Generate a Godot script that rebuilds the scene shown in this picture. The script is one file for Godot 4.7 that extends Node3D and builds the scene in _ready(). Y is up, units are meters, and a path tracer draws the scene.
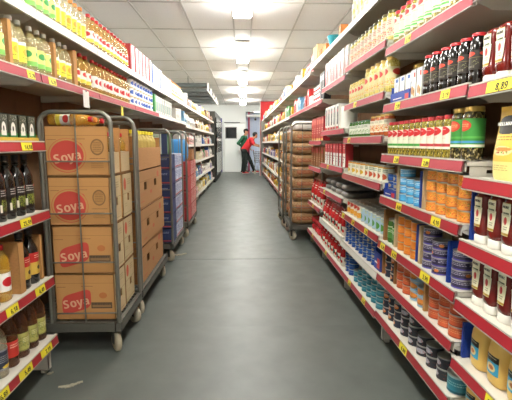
extends Node3D
# A supermarket aisle: two runs of stocked gondolas, roll cages with cartons, two people at the far end.
# Depth below is measured forward from the camera, so a point at depth d stands at z = -d.

var rng := RandomNumberGenerator.new()
var names := {}
var mats := {}
var texs := {}
var meshes := {}
var tally := {}
var font: SystemFont
const ORD := ["first", "second", "third", "fourth", "fifth", "sixth", "seventh", "eighth", "ninth", "tenth", "eleventh", "twelfth", "thirteenth", "fourteenth", "fifteenth", "sixteenth", "seventeenth", "eighteenth", "nineteenth", "twentieth", "twenty-first", "twenty-second", "twenty-third", "twenty-fourth", "twenty-fifth", "twenty-sixth", "twenty-seventh", "twenty-eighth", "twenty-ninth", "thirtieth"]
const RIGHT := 1
const LEFT := -1
const CEIL := 2.95

# ------------------------------------------------------------------ set-up
func _ready():
	rng.seed = 4711
	font = SystemFont.new()
	font.font_names = PackedStringArray(["Droid Sans"])
	font.font_weight = 700
	camera_and_light()
	materials()
	build_shell()
	build_ceiling()
	build_far_end()
	build_right_near()
	build_right_far()
	build_left_near()
	build_left_far()
	build_cages()
	build_people()
	build_debris()

func camera_and_light():
	var cam := Camera3D.new()
	cam.name = "camera"
	add_child(cam)
	cam.fov = 50.93
	cam.near = 0.05
	cam.far = 100.0
	cam.position = Vector3(0, 1.3, 0)
	var tilt := atan(57.0 / 420.0)
	cam.rotation = Vector3(-tilt, -atan(13.0 / 420.0 * cos(tilt)), 0)
	cam.current = true
	var we := WorldEnvironment.new()
	we.name = "world_environment"
	var e := Environment.new()
	e.background_mode = Environment.BG_COLOR
	e.background_color = Color(0.02, 0.02, 0.02)
	e.tonemap_mode = Environment.TONE_MAPPER_LINEAR
	e.tonemap_exposure = 1.46
	e.sdfgi_enabled = true
	e.ssao_enabled = true
	e.ssil_enabled = true
	we.environment = e
	add_child(we)

# light fittings: [x, depth]; each is built as a thing with its own area light in build_ceiling()
const LAMP_ENERGY := 0.5
const LAMP_DEPTHS := [-1.0, 1.3, 4.85, 7.8, 10.75, 13.75, 16.8]

# ------------------------------------------------------------------ small helpers
func numbered(called: String) -> String:
	if not names.has(called):
		names[called] = 0
		return called
	names[called] += 1
	return "%s_%03d" % [called, names[called]]

func meta(o, label, category, group = "", kind = ""):
	if label: o.set_meta("label", label)
	if category: o.set_meta("category", category)
	if group: o.set_meta("group", group)
	if kind: o.set_meta("kind", kind)

func thing(called, label, category, at := Vector3.ZERO, turn := 0.0, group := ""):
	var o := Node3D.new()
	o.name = numbered(called)
	add_child(o)
	o.position = at
	o.rotation.y = turn
	meta(o, label, category, group)
	return o

func part(parent, called, mesh, mat = null, at := Vector3.ZERO, rot := Vector3.ZERO):
	var o := MeshInstance3D.new()
	o.name = called
	o.mesh = mesh
	if mat: o.material_override = mat
	o.position = at
	o.rotation = rot
	parent.add_child(o, true)
	return o

func struct(called, mesh, mat, at := Vector3.ZERO, rot := Vector3.ZERO):
	var o = part(self, numbered(called), mesh, mat, at, rot)
	o.set_meta("kind", "structure")
	return o

func place(proto, at, turn, label, category, group):
	var o = proto.duplicate()
	o.name = numbered(proto.name)
	add_child(o)
	o.position = at
	o.rotation.y = turn
	meta(o, label, category, group)
	return o

func proto(called):
	var o := Node3D.new()
	o.name = called
	return o

func c(hex) -> Color:
	return Color(hex)

func mat(key, col, rough := 0.6, metal := 0.0, tex = null, coat := 0.0):
	if mats.has(key): return mats[key]
	var m := StandardMaterial3D.new()
	m.resource_name = key
	m.albedo_color = col if col is Color else Color(col)
	m.roughness = rough
	m.metallic = metal
	if tex: m.albedo_texture = tex
	if coat > 0.0:
		m.clearcoat_enabled = true
		m.clearcoat = coat
		m.clearcoat_roughness = 0.08
	mats[key] = m
	return m

func M(key):
	return mats[key]

# a printed sheet: operations are [kind, x, y, w, h, colour, extra] in shares of the sheet
func paint(w, h, bg, ops, seed_no := 1):
	var im := Image.create(w, h, false, Image.FORMAT_RGB8)
	im.fill(Color(bg))
	var r := RandomNumberGenerator.new()
	r.seed = seed_no
	for o in ops:
		var x0 := int(o[1] * w)
		var y0 := int(o[2] * h)
		var ww := maxi(1, int(o[3] * w))
		var hh := maxi(1, int(o[4] * h))
		var col := Color(o[5])
		if o[0] == "r":
			im.fill_rect(Rect2i(x0, y0, ww, hh), col)
		elif o[0] == "e":     # an oval filling the box
			for y in range(maxi(0, y0), mini(h, y0 + hh)):
				for x in range(maxi(0, x0), mini(w, x0 + ww)):
					var dx: float = (x + 0.5 - x0) / ww * 2.0 - 1.0
					var dy: float = (y + 0.5 - y0) / hh * 2.0 - 1.0
					if dx * dx + dy * dy < 1.0: im.set_pixel(x, y, col)
		elif o[0] == "f":     # a flag rising to the right
			for y in range(maxi(0, y0), mini(h, y0 + hh)):
				for x in range(maxi(0, x0), mini(w, x0 + ww)):
					var u: float = (x + 0.5 - x0) / ww * 2.0 - 1.0
					var q: float = ((y + 0.5 - y0) / hh * 2.0 - 1.0 + 0.3 * u) / 0.7
					if pow(absf(u), 5.0) + pow(absf(q), 4.0) < 1.0: im.set_pixel(x, y, col)
		elif o[0] == "l":     # lines of small print
			var rows: int = o[6]
			for k in rows:
				var yy := y0 + int(float(k) / rows * hh)
				var x := x0
				while x < x0 + ww - 1:
					var run := r.randi_range(2, 5)
					im.fill_rect(Rect2i(x, yy, mini(run, x0 + ww - x), maxi(1, int(hh * 0.45 / rows))), col)
					x += run + 1
		elif o[0] == "s":     # speckles of a printed picture or of what is in a jar
			var n := int(ww * hh * float(o[6]))
			for k in n:
				im.fill_rect(Rect2i(x0 + r.randi_range(0, ww - 1), y0 + r.randi_range(0, hh - 1), r.randi_range(1, 3), r.randi_range(1, 3)), col)
	im.generate_mipmaps()
	return ImageTexture.create_from_image(im)

func grain(w, h, base, amount, seed_no, freq := 0.05, stretch := 1.0):
	var nz := FastNoiseLite.new()
	nz.seed = seed_no
	nz.frequency = freq
	nz.fractal_octaves = 4
	var im := Image.create(w, h, false, Image.FORMAT_RGB8)
	var b := Color(base)
	for y in h:
		for x in w:
			var v: float = 1.0 + amount * nz.get_noise_3d(cos(x * TAU / w) * w / TAU, y * stretch, sin(x * TAU / w) * w / TAU)
			im.set_pixel(x, y, Color(b.r * v, b.g * v, b.b * v))
	return ImageTexture.create_from_image(im)

# ------------------------------------------------------------------ mesh building
class MB:
	var v := PackedVector3Array()
	var n := PackedVector3Array()
	var t := PackedVector2Array()
	var i := PackedInt32Array()
	func add(p, nn, uv) -> int:
		v.append(p); n.append(nn); t.append(uv)
		return v.size() - 1
	func quad(a, b, cc, d, na = null, uvs = [Vector2(0, 0), Vector2(1, 0), Vector2(1, 1), Vector2(0, 1)]):
		# a b c d run clockwise as seen from outside
		var nn = na if na != null else (cc - a).cross(b - a).normalized()
		var k := add(a, nn, uvs[0])
		add(b, nn, uvs[1]); add(cc, nn, uvs[2]); add(d, nn, uvs[3])
		i.append_array(PackedInt32Array([k, k + 1, k + 2, k, k + 2, k + 3]))
	func tri(a, b, cc):
		var nn: Vector3 = (cc - a).cross(b - a).normalized()
		var k := add(a, nn, Vector2(0, 0))
		add(b, nn, Vector2(1, 0)); add(cc, nn, Vector2(1, 1))
		i.append_array(PackedInt32Array([k, k + 1, k + 2]))
	func into(m: ArrayMesh):
		var a := []
		a.resize(Mesh.ARRAY_MAX)
		a[Mesh.ARRAY_VERTEX] = v
		a[Mesh.ARRAY_NORMAL] = n
		a[Mesh.ARRAY_TEX_UV] = t
		a[Mesh.ARRAY_INDEX] = i
		m.add_surface_from_arrays(Mesh.PRIMITIVE_TRIANGLES, a)
		return m
	func mesh():
		return into(ArrayMesh.new())
	# chamfered box centred on ctr; the front (+z) face can go to another builder
	func box(s: Vector3, ctr := Vector3.ZERO, bev := 0.002, bas := Basis.IDENTITY, front: MB = null, right: MB = null):
		var h := s / 2.0
		var b: float = min(bev, min(h.x, min(h.y, h.z)) * 0.45)
		for ax in 3:
			for sg in [-1.0, 1.0]:
				var nn := Vector3.ZERO
				nn[ax] = sg
				var u := Vector3.ZERO
				var w := Vector3.ZERO
				if ax == 0: u = Vector3(0, 0, -sg); w = Vector3(0, 1, 0)
				elif ax == 1: u = Vector3(1, 0, 0); w = Vector3(0, 0, -sg)
				else: u = Vector3(sg, 0, 0); w = Vector3(0, 1, 0)
				var hu: float = abs(u.dot(h)) - b
				var hw: float = abs(w.dot(h)) - b
				var p := nn * h[ax]
				var m: MB = front if (front != null and ax == 2 and sg > 0) else right if (right != null and ax == 0 and sg > 0) else self
				m.quad(ctr + bas * (p - u * hu + w * hw), ctr + bas * (p + u * hu + w * hw), ctr + bas * (p + u * hu - w * hw), ctr + bas * (p - u * hu - w * hw), bas * nn)
		if b < 0.0003: return
		for ax in 3:       # the twelve chamfers
			var a1 := (ax + 1) % 3
			var a2 := (ax + 2) % 3
			for s1 in [-1.0, 1.0]:
				for s2 in [-1.0, 1.0]:
					var e0 := Vector3.ZERO
					e0[ax] = h[ax] - b
					var p1 := Vector3.ZERO
					p1[a1] = s1 * h[a1]; p1[a2] = s2 * (h[a2] - b)
					var p2 := Vector3.ZERO
					p2[a1] = s1 * (h[a1] - b); p2[a2] = s2 * h[a2]
					var nn := Vector3.ZERO
					nn[a1] = s1; nn[a2] = s2
					nn = nn.normalized()
					if s1 * s2 > 0:
						quad(ctr + bas * (p1 - e0), ctr + bas * (p2 - e0), ctr + bas * (p2 + e0), ctr + bas * (p1 + e0), bas * nn)
					else:
						quad(ctr + bas * (p1 + e0), ctr + bas * (p2 + e0), ctr + bas * (p2 - e0), ctr + bas * (p1 - e0), bas * nn)
		for sx in [-1.0, 1.0]:
			for sy in [-1.0, 1.0]:
				for sz in [-1.0, 1.0]:
					var pa := Vector3(sx * h.x, sy * (h.y - b), sz * (h.z - b))
					var pb := Vector3(sx * (h.x - b), sy * h.y, sz * (h.z - b))
					var pc := Vector3(sx * (h.x - b), sy * (h.y - b), sz * h.z)
					if sx * sy * sz > 0: tri(ctr + bas * pa, ctr + bas * pc, ctr + bas * pb)
					else: tri(ctr + bas * pa, ctr + bas * pb, ctr + bas * pc)
	# a face spanned by u (right) and w (up) with rectangular openings [x0, x1, y0, y1] cut through it, lip thickness included
	func holed(ctr: Vector3, u: Vector3, w: Vector3, hu: float, hw: float, holes: Array, lip := 0.005):
		var xs := [-hu, hu]
		var ys := [-hw, hw]
		for q in holes:
			xs.append_array([q[0], q[1]])
			ys.append_array([q[2], q[3]])
		xs.sort()
		ys.sort()
		var nn := u.cross(w)
		for a in xs.size() - 1:
			for b in ys.size() - 1:
				var x0: float = xs[a]
				var x1: float = xs[a + 1]
				var y0: float = ys[b]
				var y1: float = ys[b + 1]
				if x1 - x0 < 1e-5 or y1 - y0 < 1e-5: continue
				var open := false
				for q in holes:
					if (x0 + x1) / 2 > q[0] and (x0 + x1) / 2 < q[1] and (y0 + y1) / 2 > q[2] and (y0 + y1) / 2 < q[3]: open = true
				if open: continue
				var uv := func(x, y): return Vector2((x + hu) / (2 * hu), (hw - y) / (2 * hw))
				quad(ctr + u * x0 + w * y1, ctr + u * x1 + w * y1, ctr + u * x1 + w * y0, ctr + u * x0 + w * y0, nn, [uv.call(x0, y1), uv.call(x1, y1), uv.call(x1, y0), uv.call(x0, y0)])
		for q in holes:
			var c4 := [ctr + u * q[0] + w * q[3], ctr + u * q[1] + w * q[3], ctr + u * q[1] + w * q[2], ctr + u * q[0] + w * q[2]]
			for k in 4:
				var e: Vector3 = c4[k]
				var g: Vector3 = c4[(k + 1) % 4]
				quad(e - nn * lip, g - nn * lip, g, e)
	# profile of Vector2(radius, height), bottom to top, turned about y; flattened by squash in z
	func lathe(prof: Array, seg := 16, squash := 1.0, ctr := Vector3.ZERO, a0 := 0.0, a1 := TAU):
		var cnt := prof.size()
		var len := 0.0
		var cum := [0.0]
		for k in range(1, cnt):
			len += prof[k].distance_to(prof[k - 1])
			cum.append(len)
		var sn := []
		for k in cnt - 1:
			var d: Vector2 = (prof[k + 1] - prof[k]).normalized()
			sn.append(Vector2(d.y, -d.x))
		for k in cnt - 1:
			var n0: Vector2 = sn[k]
			var n1: Vector2 = sn[k]
			if k > 0 and sn[k - 1].dot(sn[k]) > 0.55: n0 = (sn[k - 1] + sn[k]).normalized()
			if k < cnt - 2 and sn[k + 1].dot(sn[k]) > 0.55: n1 = (sn[k + 1] + sn[k]).normalized()
			var base := v.size()
			for j in seg + 1:
				var f := float(j) / seg
				var a: float = a0 + (a1 - a0) * f + PI    # the seam lies at the back (-z)
				var dir := Vector3(sin(a), 0, cos(a))
				for e in 2:
					var pp: Vector2 = prof[k + e]
					var nn: Vector2 = n0 if e == 0 else n1
					var nv := Vector3(dir.x * nn.x, nn.y, dir.z * nn.x / squash).normalized()
					add(ctr + Vector3(dir.x * pp.x, pp.y, dir.z * pp.x * squash), nv, Vector2(f, 1.0 - cum[k + e] / len))
			for j in seg:
				var q := base + j * 2
				i.append_array(PackedInt32Array([q, q + 1, q + 3, q, q + 3, q + 2]))
	func tube(pts: Array, r: float, seg := 8, caps := true):
		var rings := []
		var up := Vector3(0.13, 0.97, 0.21).normalized()
		for k in pts.size():
			var d: Vector3
			if k == 0: d = pts[1] - pts[0]
			elif k == pts.size() - 1: d = pts[k] - pts[k - 1]
			else: d = (pts[k + 1] - pts[k]).normalized() + (pts[k] - pts[k - 1]).normalized()
			d = d.normalized()
			var x := up.cross(d)
			if x.length() < 0.25: x = Vector3(1, 0.1, 0).cross(d)
			x = x.normalized()
			up = d.cross(x).normalized()
			var base := v.size()
			rings.append(base)
			for j in seg + 1:
				var a := TAU * j / seg
				var nn := x * cos(a) + up * sin(a)
				add(pts[k] + nn * r, nn, Vector2(float(j) / seg, float(k) / (pts.size() - 1)))
		for k in pts.size() - 1:
			for j in seg:
				var p: int = rings[k] + j
				var q: int = rings[k + 1] + j
				i.append_array(PackedInt32Array([p, q, q + 1, p, q + 1, p + 1]))
		if caps:
			for e in [0, pts.size() - 1]:
				var ce := add(pts[e], (pts[e] - pts[1 if e == 0 else e - 1]).normalized(), Vector2.ZERO)
				for j in seg:
					if e == 0: i.append_array(PackedInt32Array([ce, rings[e] + j, rings[e] + j + 1]))
					else: i.append_array(PackedInt32Array([ce, rings[e] + j + 1, rings[e] + j]))
	# stack of rounded-rectangle sections [half width, half depth, y, roundness, z shift]
	func loft(secs: Array, seg := 20):
		var rings := []
		var cnt := secs.size()
		for k in cnt:
			var s = secs[k]
			rings.append(v.size())
			for j in seg + 1:
				var a: float = TAU * j / seg + PI
				var p := _sup(s, a)
				var ta: Vector3 = _sup(s, a + 0.01) - _sup(s, a - 0.01)
				var lo = secs[maxi(0, k - 1)]
				var hi = secs[mini(cnt - 1, k + 1)]
				var tv: Vector3 = _sup(hi, a) - _sup(lo, a)
				var nn := tv.cross(ta).normalized()
				if nn.dot(Vector3(p.x, 0, p.z - s[4])) < 0.0: nn = -nn
				add(p, nn, Vector2(float(j) / seg, 1.0 - (s[2] - secs[0][2]) / (secs[cnt - 1][2] - secs[0][2])))
		for k in cnt - 1:
			for j in seg:
				var p: int = rings[k] + j
				var q: int = rings[k + 1] + j
				i.append_array(PackedInt32Array([p, q, q + 1, p, q + 1, p + 1]))
		for e in [0, cnt - 1]:
			var sgn := -1.0 if e == 0 else 1.0
			var base := v.size()
			var s = secs[e]
			add(Vector3(0, s[2], s[4]), Vector3(0, sgn, 0), Vector2(0.5, 0.5))
			for j in seg + 1: add(_sup(s, TAU * j / seg + PI), Vector3(0, sgn, 0), Vector2(0.5, 0.5))
			for j in seg:
				if e == 0: i.append_array(PackedInt32Array([base, base + 1 + j, base + 2 + j]))
				else: i.append_array(PackedInt32Array([base, base + 2 + j, base + 1 + j]))
	func _sup(s, a: float) -> Vector3:
		var sx := sin(a)
		var cz := cos(a)
		var ex: float = 2.0 / s[3]
		return Vector3(sign(sx) * pow(abs(sx), ex) * s[0], s[2], sign(cz) * pow(abs(cz), ex) * s[1] + s[4])

func boxm(s: Vector3, bev := 0.002):
	var key := "box%s%s" % [s, bev]
	if not meshes.has(key):
		var b := MB.new()
		b.box(s, Vector3.ZERO, bev)
		meshes[key] = b.mesh()
	return meshes[key]

# a printed carton: front face carries the print, the other faces the plain stock
func cartonm(s: Vector3, front_mat, side_mat, bev := 0.002, at := Vector3.ZERO):
	var a := MB.new()
	var f := MB.new()
	a.box(s, at, bev, Basis.IDENTITY, f)
	var m = a.mesh()
	f.into(m)
	m.surface_set_material(0, side_mat)
	m.surface_set_material(1, front_mat)
	return m

func lathem(prof, seg := 16, squash := 1.0):
	var b := MB.new()
	b.lathe(prof, seg, squash)
	return b.mesh()

func P(list, r, h):
	var out := []
	for q in list: out.append(Vector2(q[0] * r, q[1] * h))
	return out

func textm(text, height, depth := 0.0006):
	var key := "text%s%s" % [text, height]
	if not meshes.has(key):
		var t := TextMesh.new()
		t.text = text
		t.font = font
		t.font_size = 24
		t.pixel_size = height / 18.0
		t.depth = depth
		t.curve_step = 3.0
		meshes[key] = t
	return meshes[key]

# ------------------------------------------------------------------ the two runs of shelving
# the aisle narrows a little with depth: front edge of each run at a given depth
func front_x(side, d: float) -> float:
	return 0.875 - 0.0075 * (d - 2.2) if side == RIGHT else -1.07 + 0.011 * (d - 2.3)

func side_turn(side) -> float:
	return -PI / 2 + atan(0.0075) if side == RIGHT else PI / 2 - atan(0.011)

func spot(side, d: float, inset: float, y: float) -> Vector3:
	var x := front_x(side, d)
	return Vector3(x + side * inset, y, -d)

# one row of a kind on a shelf, from depth d0 to d1 in n columns; left to right as one faces the picture
func row(side, y, d0, d1, n, pr, desc, category, where, o := {}):
	var inset: float = o.get("inset", 0.06) + 0.006
	var stack: int = o.get("stack", 1)
	var step: float = o.get("step", 0.05)
	var deep: int = o.get("deep", 1)
	var pitch: float = o.get("pitch", 0.09)
	var spin: float = o.get("spin", 0.12)
	var lean: float = o.get("lean", 0.0)
	var drop: Array = o.get("heights", [])
	var group := "%s, %s" % [desc, where]
	if not tally.has(group): tally[group] = 0
	for r in deep:
		for k in n:
			var f: float = 0.0 if n == 1 else float(k) / (n - 1)
			var d: float = lerpf(d0, d1, f) if side == RIGHT else lerpf(d0, d1, f)
			var levels: int = stack if drop.is_empty() else drop[k % drop.size()]
			for s in levels:
				var at := spot(side, d + rng.randf_range(-0.002, 0.002), inset + r * pitch + rng.randf_range(0, 0.004), y + 0.001 + s * step)
				var pos: String = ORD[mini(29, k)] + " from left" if n > 1 else ""
				if levels > 1: pos += (", " if pos else "") + ORD[s] + " up"
				if deep > 1: pos += (", front" if r == 0 else ", behind")
				var label: String = desc + (", " + pos if pos else "") + ", " + where
				var q = place(pr, at, side_turn(side) + rng.randf_range(-spin, spin), label, category, group)
				if lean != 0.0: q.rotate_object_local(Vector3(1, 0, 0), lean)

# one bay. shelves: [height of the rail's top edge, rail material key, tags [[share along, text], ...]]
func bay(side, d0: float, d1: float, shelves: Array, label: String, o := {}):
	var w := d1 - d0 - 0.006
	var mid := (d0 + d1) / 2.0
	var depth: float = o.get("depth", 0.42)
	var tall: float = o.get("tall", 2.3)
	var t = thing("gondola_bay", label, "shelving", Vector3(front_x(side, mid), 0, -mid), side_turn(side), "gondola bays along the aisle")
	part(t, "back_panel", boxm(Vector3(w, tall - 0.08, 0.012), 0.001), M(o.get("back", "hardboard")), Vector3(0, (tall + 0.08) / 2, -depth - 0.012))
	for s in [-1, 1]:
		part(t, "upright", boxm(Vector3(0.03, tall, 0.05), 0.003), M("shelf_white"), Vector3(s * (w / 2 - 0.016), tall / 2, -depth - 0.045))
	var foot := MB.new()
	foot.box(Vector3(0.035, 0.1, depth - 0.03), Vector3(0, 0.07, -depth / 2 - 0.02), 0.004)
	foot.box(Vector3(0.03, 0.02, 0.03), Vector3(0, 0.01, -0.07), 0.003)
	foot.box(Vector3(0.03, 0.02, 0.03), Vector3(0, 0.01, -depth + 0.02), 0.003)
	var fm = foot.mesh()
	for s in o.get("feet", [-1]):
		part(t, "foot", fm, M("shelf_white"), Vector3(s * (w / 2 - 0.03), 0, 0))
	for sh in shelves:
		var y: float = sh[0]
		var b := MB.new()
		b.box(Vector3(w, 0.022, depth - 0.012), Vector3(0, -0.017, -depth / 2 - 0.006), 0.002)
		b.box(Vector3(w, 0.007, 0.016), Vector3(0, -0.0035, -0.004), 0.001)
		b.box(Vector3(w, 0.005, 0.009), Vector3(0, -0.0525, 0.005), 0.001)
		b.box(Vector3(w, 0.03, 0.004), Vector3(0, -0.035, -0.012), 0.0005)
		var so = part(t, "shelf", b.mesh(), M("shelf_white"), Vector3(0, y, 0))
		var tip := -0.14
		part(so, "price_rail", boxm(Vector3(w - 0.004, 0.044, 0.005), 0.001), M(sh[1]), Vector3(0, -0.0285, 0.003), Vector3(tip, 0, 0))
		for s in [-1, 1]:
			part(so, "bracket", bracketm(depth, sh.size() > 3), M("shelf_white"), Vector3(s * (w / 2 - 0.006), -0.028, 0))
		if sh.size() > 2:
			for tg in sh[2]:
				var tx: float = (tg[0] - 0.5) * w
				var tw: float = tg[2] if tg.size() > 2 else 0.075
				part(so, "price_tag", boxm(Vector3(tw, 0.04, 0.0016), 0.0003), M("tag_yellow"), Vector3(tx, -0.028, 0.0068), Vector3(tip, 0, 0))
				part(so, "price_lettering", textm(tg[1], 0.027 if tw > 0.14 else 0.022), M("ink"), Vector3(tx + tw * 0.1, -0.031, 0.0085), Vector3(tip, 0, 0))
	return t

func bracketm(depth, slotted := false):
	var key := "bracket%s%s" % [depth, slotted]
	if meshes.has(key): return meshes[key]
	var b := MB.new()
	if slotted:
		var zc: float = -(depth + 0.03) / 2
		b.holed(Vector3(-0.0015, -0.0225, zc), Vector3.BACK, Vector3.UP, (depth - 0.03) / 2, 0.0225, [[-zc - 0.15, -zc - 0.10, -0.006, 0.008]], 0.0015)
		b.holed(Vector3(0.0015, -0.0225, zc), Vector3.FORWARD, Vector3.UP, (depth - 0.03) / 2, 0.0225, [[zc + 0.10, zc + 0.15, -0.006, 0.008]], 0.0015)
		meshes[key] = b.mesh()
		return meshes[key]
	for sx in [-0.0015, 0.0015]:
		var pts := [Vector3(sx, 0, -0.014), Vector3(sx, -0.012, -0.02), Vector3(sx, -0.034, -0.07), Vector3(sx, -0.045, -depth), Vector3(sx, 0, -depth)]
		if sx > 0:
			b.quad(pts[0], pts[4], pts[3], pts[2], Vector3(1, 0, 0)); b.tri(pts[0], pts[2], pts[1])
		else:
			b.quad(pts[4], pts[0], pts[2], pts[3], Vector3(-1, 0, 0)); b.tri(pts[0], pts[1], pts[2])
	b.box(Vector3(0.003, 0.003, depth - 0.08), Vector3(0, -0.037, -depth / 2 - 0.03), 0.0)
	meshes[key] = b.mesh()
	return meshes[key]

# ------------------------------------------------------------------ materials
func materials():
	mat("shelf_white", "#d3cdc0", 0.42)
	mat("hardboard", "#7d5a38", 0.75, 0.0, grain(128, 128, "#ffffff", 0.25, 3, 0.04))
	mat("panel_grey", "#8d8a84", 0.6)
	mat("rail_red", "#a8242f", 0.4, 0.0, null, 0.3)
	mat("rail_rose", "#ac4a52", 0.55).metallic_specular = 0.3
	mat("rail_white", "#e2dfd8", 0.35)
	mat("tag_yellow", "#efdf35", 0.5)
	mat("ink", "#22201e", 0.7)
	mat("steel", "#85837a", 0.42, 0.7)
	mat("steel_worn", "#66645b", 0.5, 0.5)
	mat("steel_dark", "#4a4a46", 0.45, 0.6)
	mat("chrome", "#b9bab8", 0.25, 0.9)
	mat("rubber", "#b3a892", 0.7)
	mat("black", "#141312", 0.45)
	mat("card", "#b98750", 0.85, 0.0, grain(128, 128, "#ffffff", 0.12, 9, 0.07, 3.0))
	mat("card_pale", "#c9b087", 0.85, 0.0, grain(128, 128, "#ffffff", 0.08, 10, 0.07))
	mat("card_dark", "#9a6a3c", 0.85, 0.0, grain(128, 128, "#ffffff", 0.14, 12, 0.07))
	mat("card_blue", "#1c3f9e", 0.5)
	mat("white_plastic", "#f0ede4", 0.4)
	mat("cap_red", "#c4222a", 0.35)
	mat("cap_orange", "#dd8a3c", 0.4)
	mat("cap_green", "#2f9a58", 0.4)
	mat("gold_lid", "#b99a4e", 0.35, 0.6)
	mat("tin", "#bdbcb6", 0.3, 0.85)
	for q in [["oil", "#e0a828", 0.42], ["brown_pet", "#6b3a1c", 0.55], ["clear_pet", "#cfc2a0", 0.3], ["oil_pale", "#efdf9a", 0.24]]:
		var om := StandardMaterial3D.new()
		om.resource_name = q[0]
		om.albedo_color = Color(Color(q[1]), q[2])
		om.roughness = 0.08
		om.transparency = BaseMaterial3D.TRANSPARENCY_ALPHA
		mats[q[0]] = om
	mat("dark_glass", "#17100d", 0.12, 0.0, null, 0.5)
	mat("brown_glass", "#4a2412", 0.14, 0.0, null, 0.5)
	mat("ketchup_red", "#6b1712", 0.22, 0.0, null, 0.4)
	mat("mayo", "#e3bb63", 0.4)
	mat("paper", "#efece6", 0.8)

# ------------------------------------------------------------------ the setting
func build_shell():
	var fm := StandardMaterial3D.new()
	fm.resource_name = "polished_concrete"
	fm.albedo_color = c("#ffffff")
	fm.albedo_texture = grain(512, 512, "#545954", 0.12, 21, 0.02)
	fm.roughness_texture = grain(512, 512, "#707070", 0.10, 22, 0.03)
	fm.roughness = 1.0
	fm.uv1_triplanar = true
	fm.uv1_world_triplanar = true
	fm.uv1_scale = Vector3(0.35, 0.35, 0.35)
	fm.metallic_specular = 0.55
	mats["floor"] = fm
	var wall = mat("wall_paint", "#e4e6e2", 0.6)
	var fl = struct("floor", boxm(Vector3(9.0, 0.1, 28.0), 0.0), mat("subfloor", "#3a3c38", 0.9), Vector3(-0.4, -0.058, -10.6))
	var edges := [-3.4, 1.0, 4.62, 8.9, 13.2, 17.5, 24.6]
	for k in edges.size() - 1:
		var a: float = edges[k]
		var b: float = edges[k + 1]
		part(fl, "floor_slab", boxm(Vector3(9.0, 0.05, b - a - 0.006), 0.0015), fm, Vector3(0, 0.033, -(a + b) / 2 + 10.6))
	struct("wall_left", boxm(Vector3(0.15, 3.2, 28.0), 0.0), wall, Vector3(-4.55, 1.6, -10.6))
	struct("wall_right", boxm(Vector3(0.15, 3.2, 28.0), 0.0), wall, Vector3(3.75, 1.6, -10.6))
	struct("wall_behind", boxm(Vector3(8.2, 3.2, 0.15), 0.0), wall, Vector3(-0.4, 1.6, 3.4))

func build_ceiling():
	var tile_tex = grain(256, 256, "#ffffff", 0.05, 31, 0.2)
	var tm = mat("ceiling_tile", "#f6f5f1", 0.9, 0.0, tile_tex)
	var gm = mat("ceiling_bar", "#c9c6bf", 0.5)
	var ce = struct("ceiling", boxm(Vector3(8.3, 0.12, 28.0), 0.0), tm, Vector3(-0.4, CEIL + 0.09, -10.6))
	var y0 := -0.09
	var xs := [-3.785, -3.175, -2.565, -1.955, -1.345, -0.735, -0.125, 0.125, 0.735, 1.345, 1.955, 2.565, 3.175]
	var ds := []
	for k in 15: ds.append(2.87 + 1.2 * k)
	for k in xs.size():
		part(ce, "ceiling_bar", boxm(Vector3(0.022, 0.012, 17.4), 0.002), gm, Vector3(xs[k] + 0.4, y0 + 0.004, -(2.87 + 8.6) + 10.6))
	for k in ds.size():
		part(ce, "ceiling_bar", boxm(Vector3(6.96, 0.010, 0.02), 0.002), gm, Vector3((xs[0] + xs[-1]) / 2 + 0.4, y0 + 0.005, -ds[k] + 10.6))
	for i in xs.size() - 1:
		for j in ds.size() - 1:
			var wx: float = xs[i + 1] - xs[i] - 0.012
			if wx < 0.3: continue
			part(ce, "ceiling_tile", boxm(Vector3(wx, 0.014, 1.19), 0.003), tm, Vector3((xs[i] + xs[i + 1]) / 2 + 0.4, y0 + 0.018 + rng.randf_range(-0.001, 0.001), -(ds[j] + 0.6) + 10.6))
	# light fittings, three rows
	var glow := StandardMaterial3D.new()
	glow.resource_name = "lamp_diffuser"
	glow.albedo_color = c("#ffffff")
	glow.emission_enabled = true
	glow.emission = c("#fdfcf6")
	glow.emission_energy_multiplier = 34.0
	for rx in [0.0, -3.0, 2.85, 0.7]:
		for k in LAMP_DEPTHS.size():
			var d: float = LAMP_DEPTHS[k]
			var which: String = ["behind the camera", "just above the camera", "nearest over the aisle", "second along the aisle", "third along the aisle", "fourth along the aisle", "farthest, before the white door"][k]
			if rx != 0.0 and k == 0: continue
			if rx == 0.7:
				if k > 1: continue
				d = 21.2
				which = "in the stock room beyond the opening"
			var lab: String = "white ceiling light panel, " + which if rx == 0.0 or rx == 0.7 else "ceiling light panel over the next aisle %s, %s" % ["to the left" if rx < 0 else "to the right", ORD[k] + " along"]
			var t = thing("ceiling_light", lab, "light", Vector3(rx, CEIL - 0.012, -d), 0.0, "ceiling light panels")
			var fr := MB.new()
			for s in [-1, 1]:
				fr.box(Vector3(0.014, 0.03, 1.26), Vector3(s * 0.121, 0, 0), 0.003)
				fr.box(Vector3(0.228, 0.03, 0.014), Vector3(0, 0, s * 0.623), 0.003)
			fr.box(Vector3(0.24, 0.008, 1.24), Vector3(0, 0.014, 0), 0.0)
			part(t, "frame", fr.mesh(), M("white_plastic"))
			part(t, "diffuser", boxm(Vector3(0.226, 0.1, 1.23), 0.02), glow, Vector3(0, -0.06, 0))
			var l := AreaLight3D.new()
			l.name = "lamp"
			l.area_size = Vector2(0.226, 1.23)
			l.area_normalize_energy = true
			l.light_color = Color(1.0, 0.985, 0.95)
			l.light_energy = LAMP_ENERGY
			l.area_range = 40.0
			l.area_attenuation = 2.0
			l.shadow_enabled = true
			l.position = Vector3(0, -0.115, 0)
			l.rotation = Vector3(-PI / 2, 0, 0)
			t.add_child(l)

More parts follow.
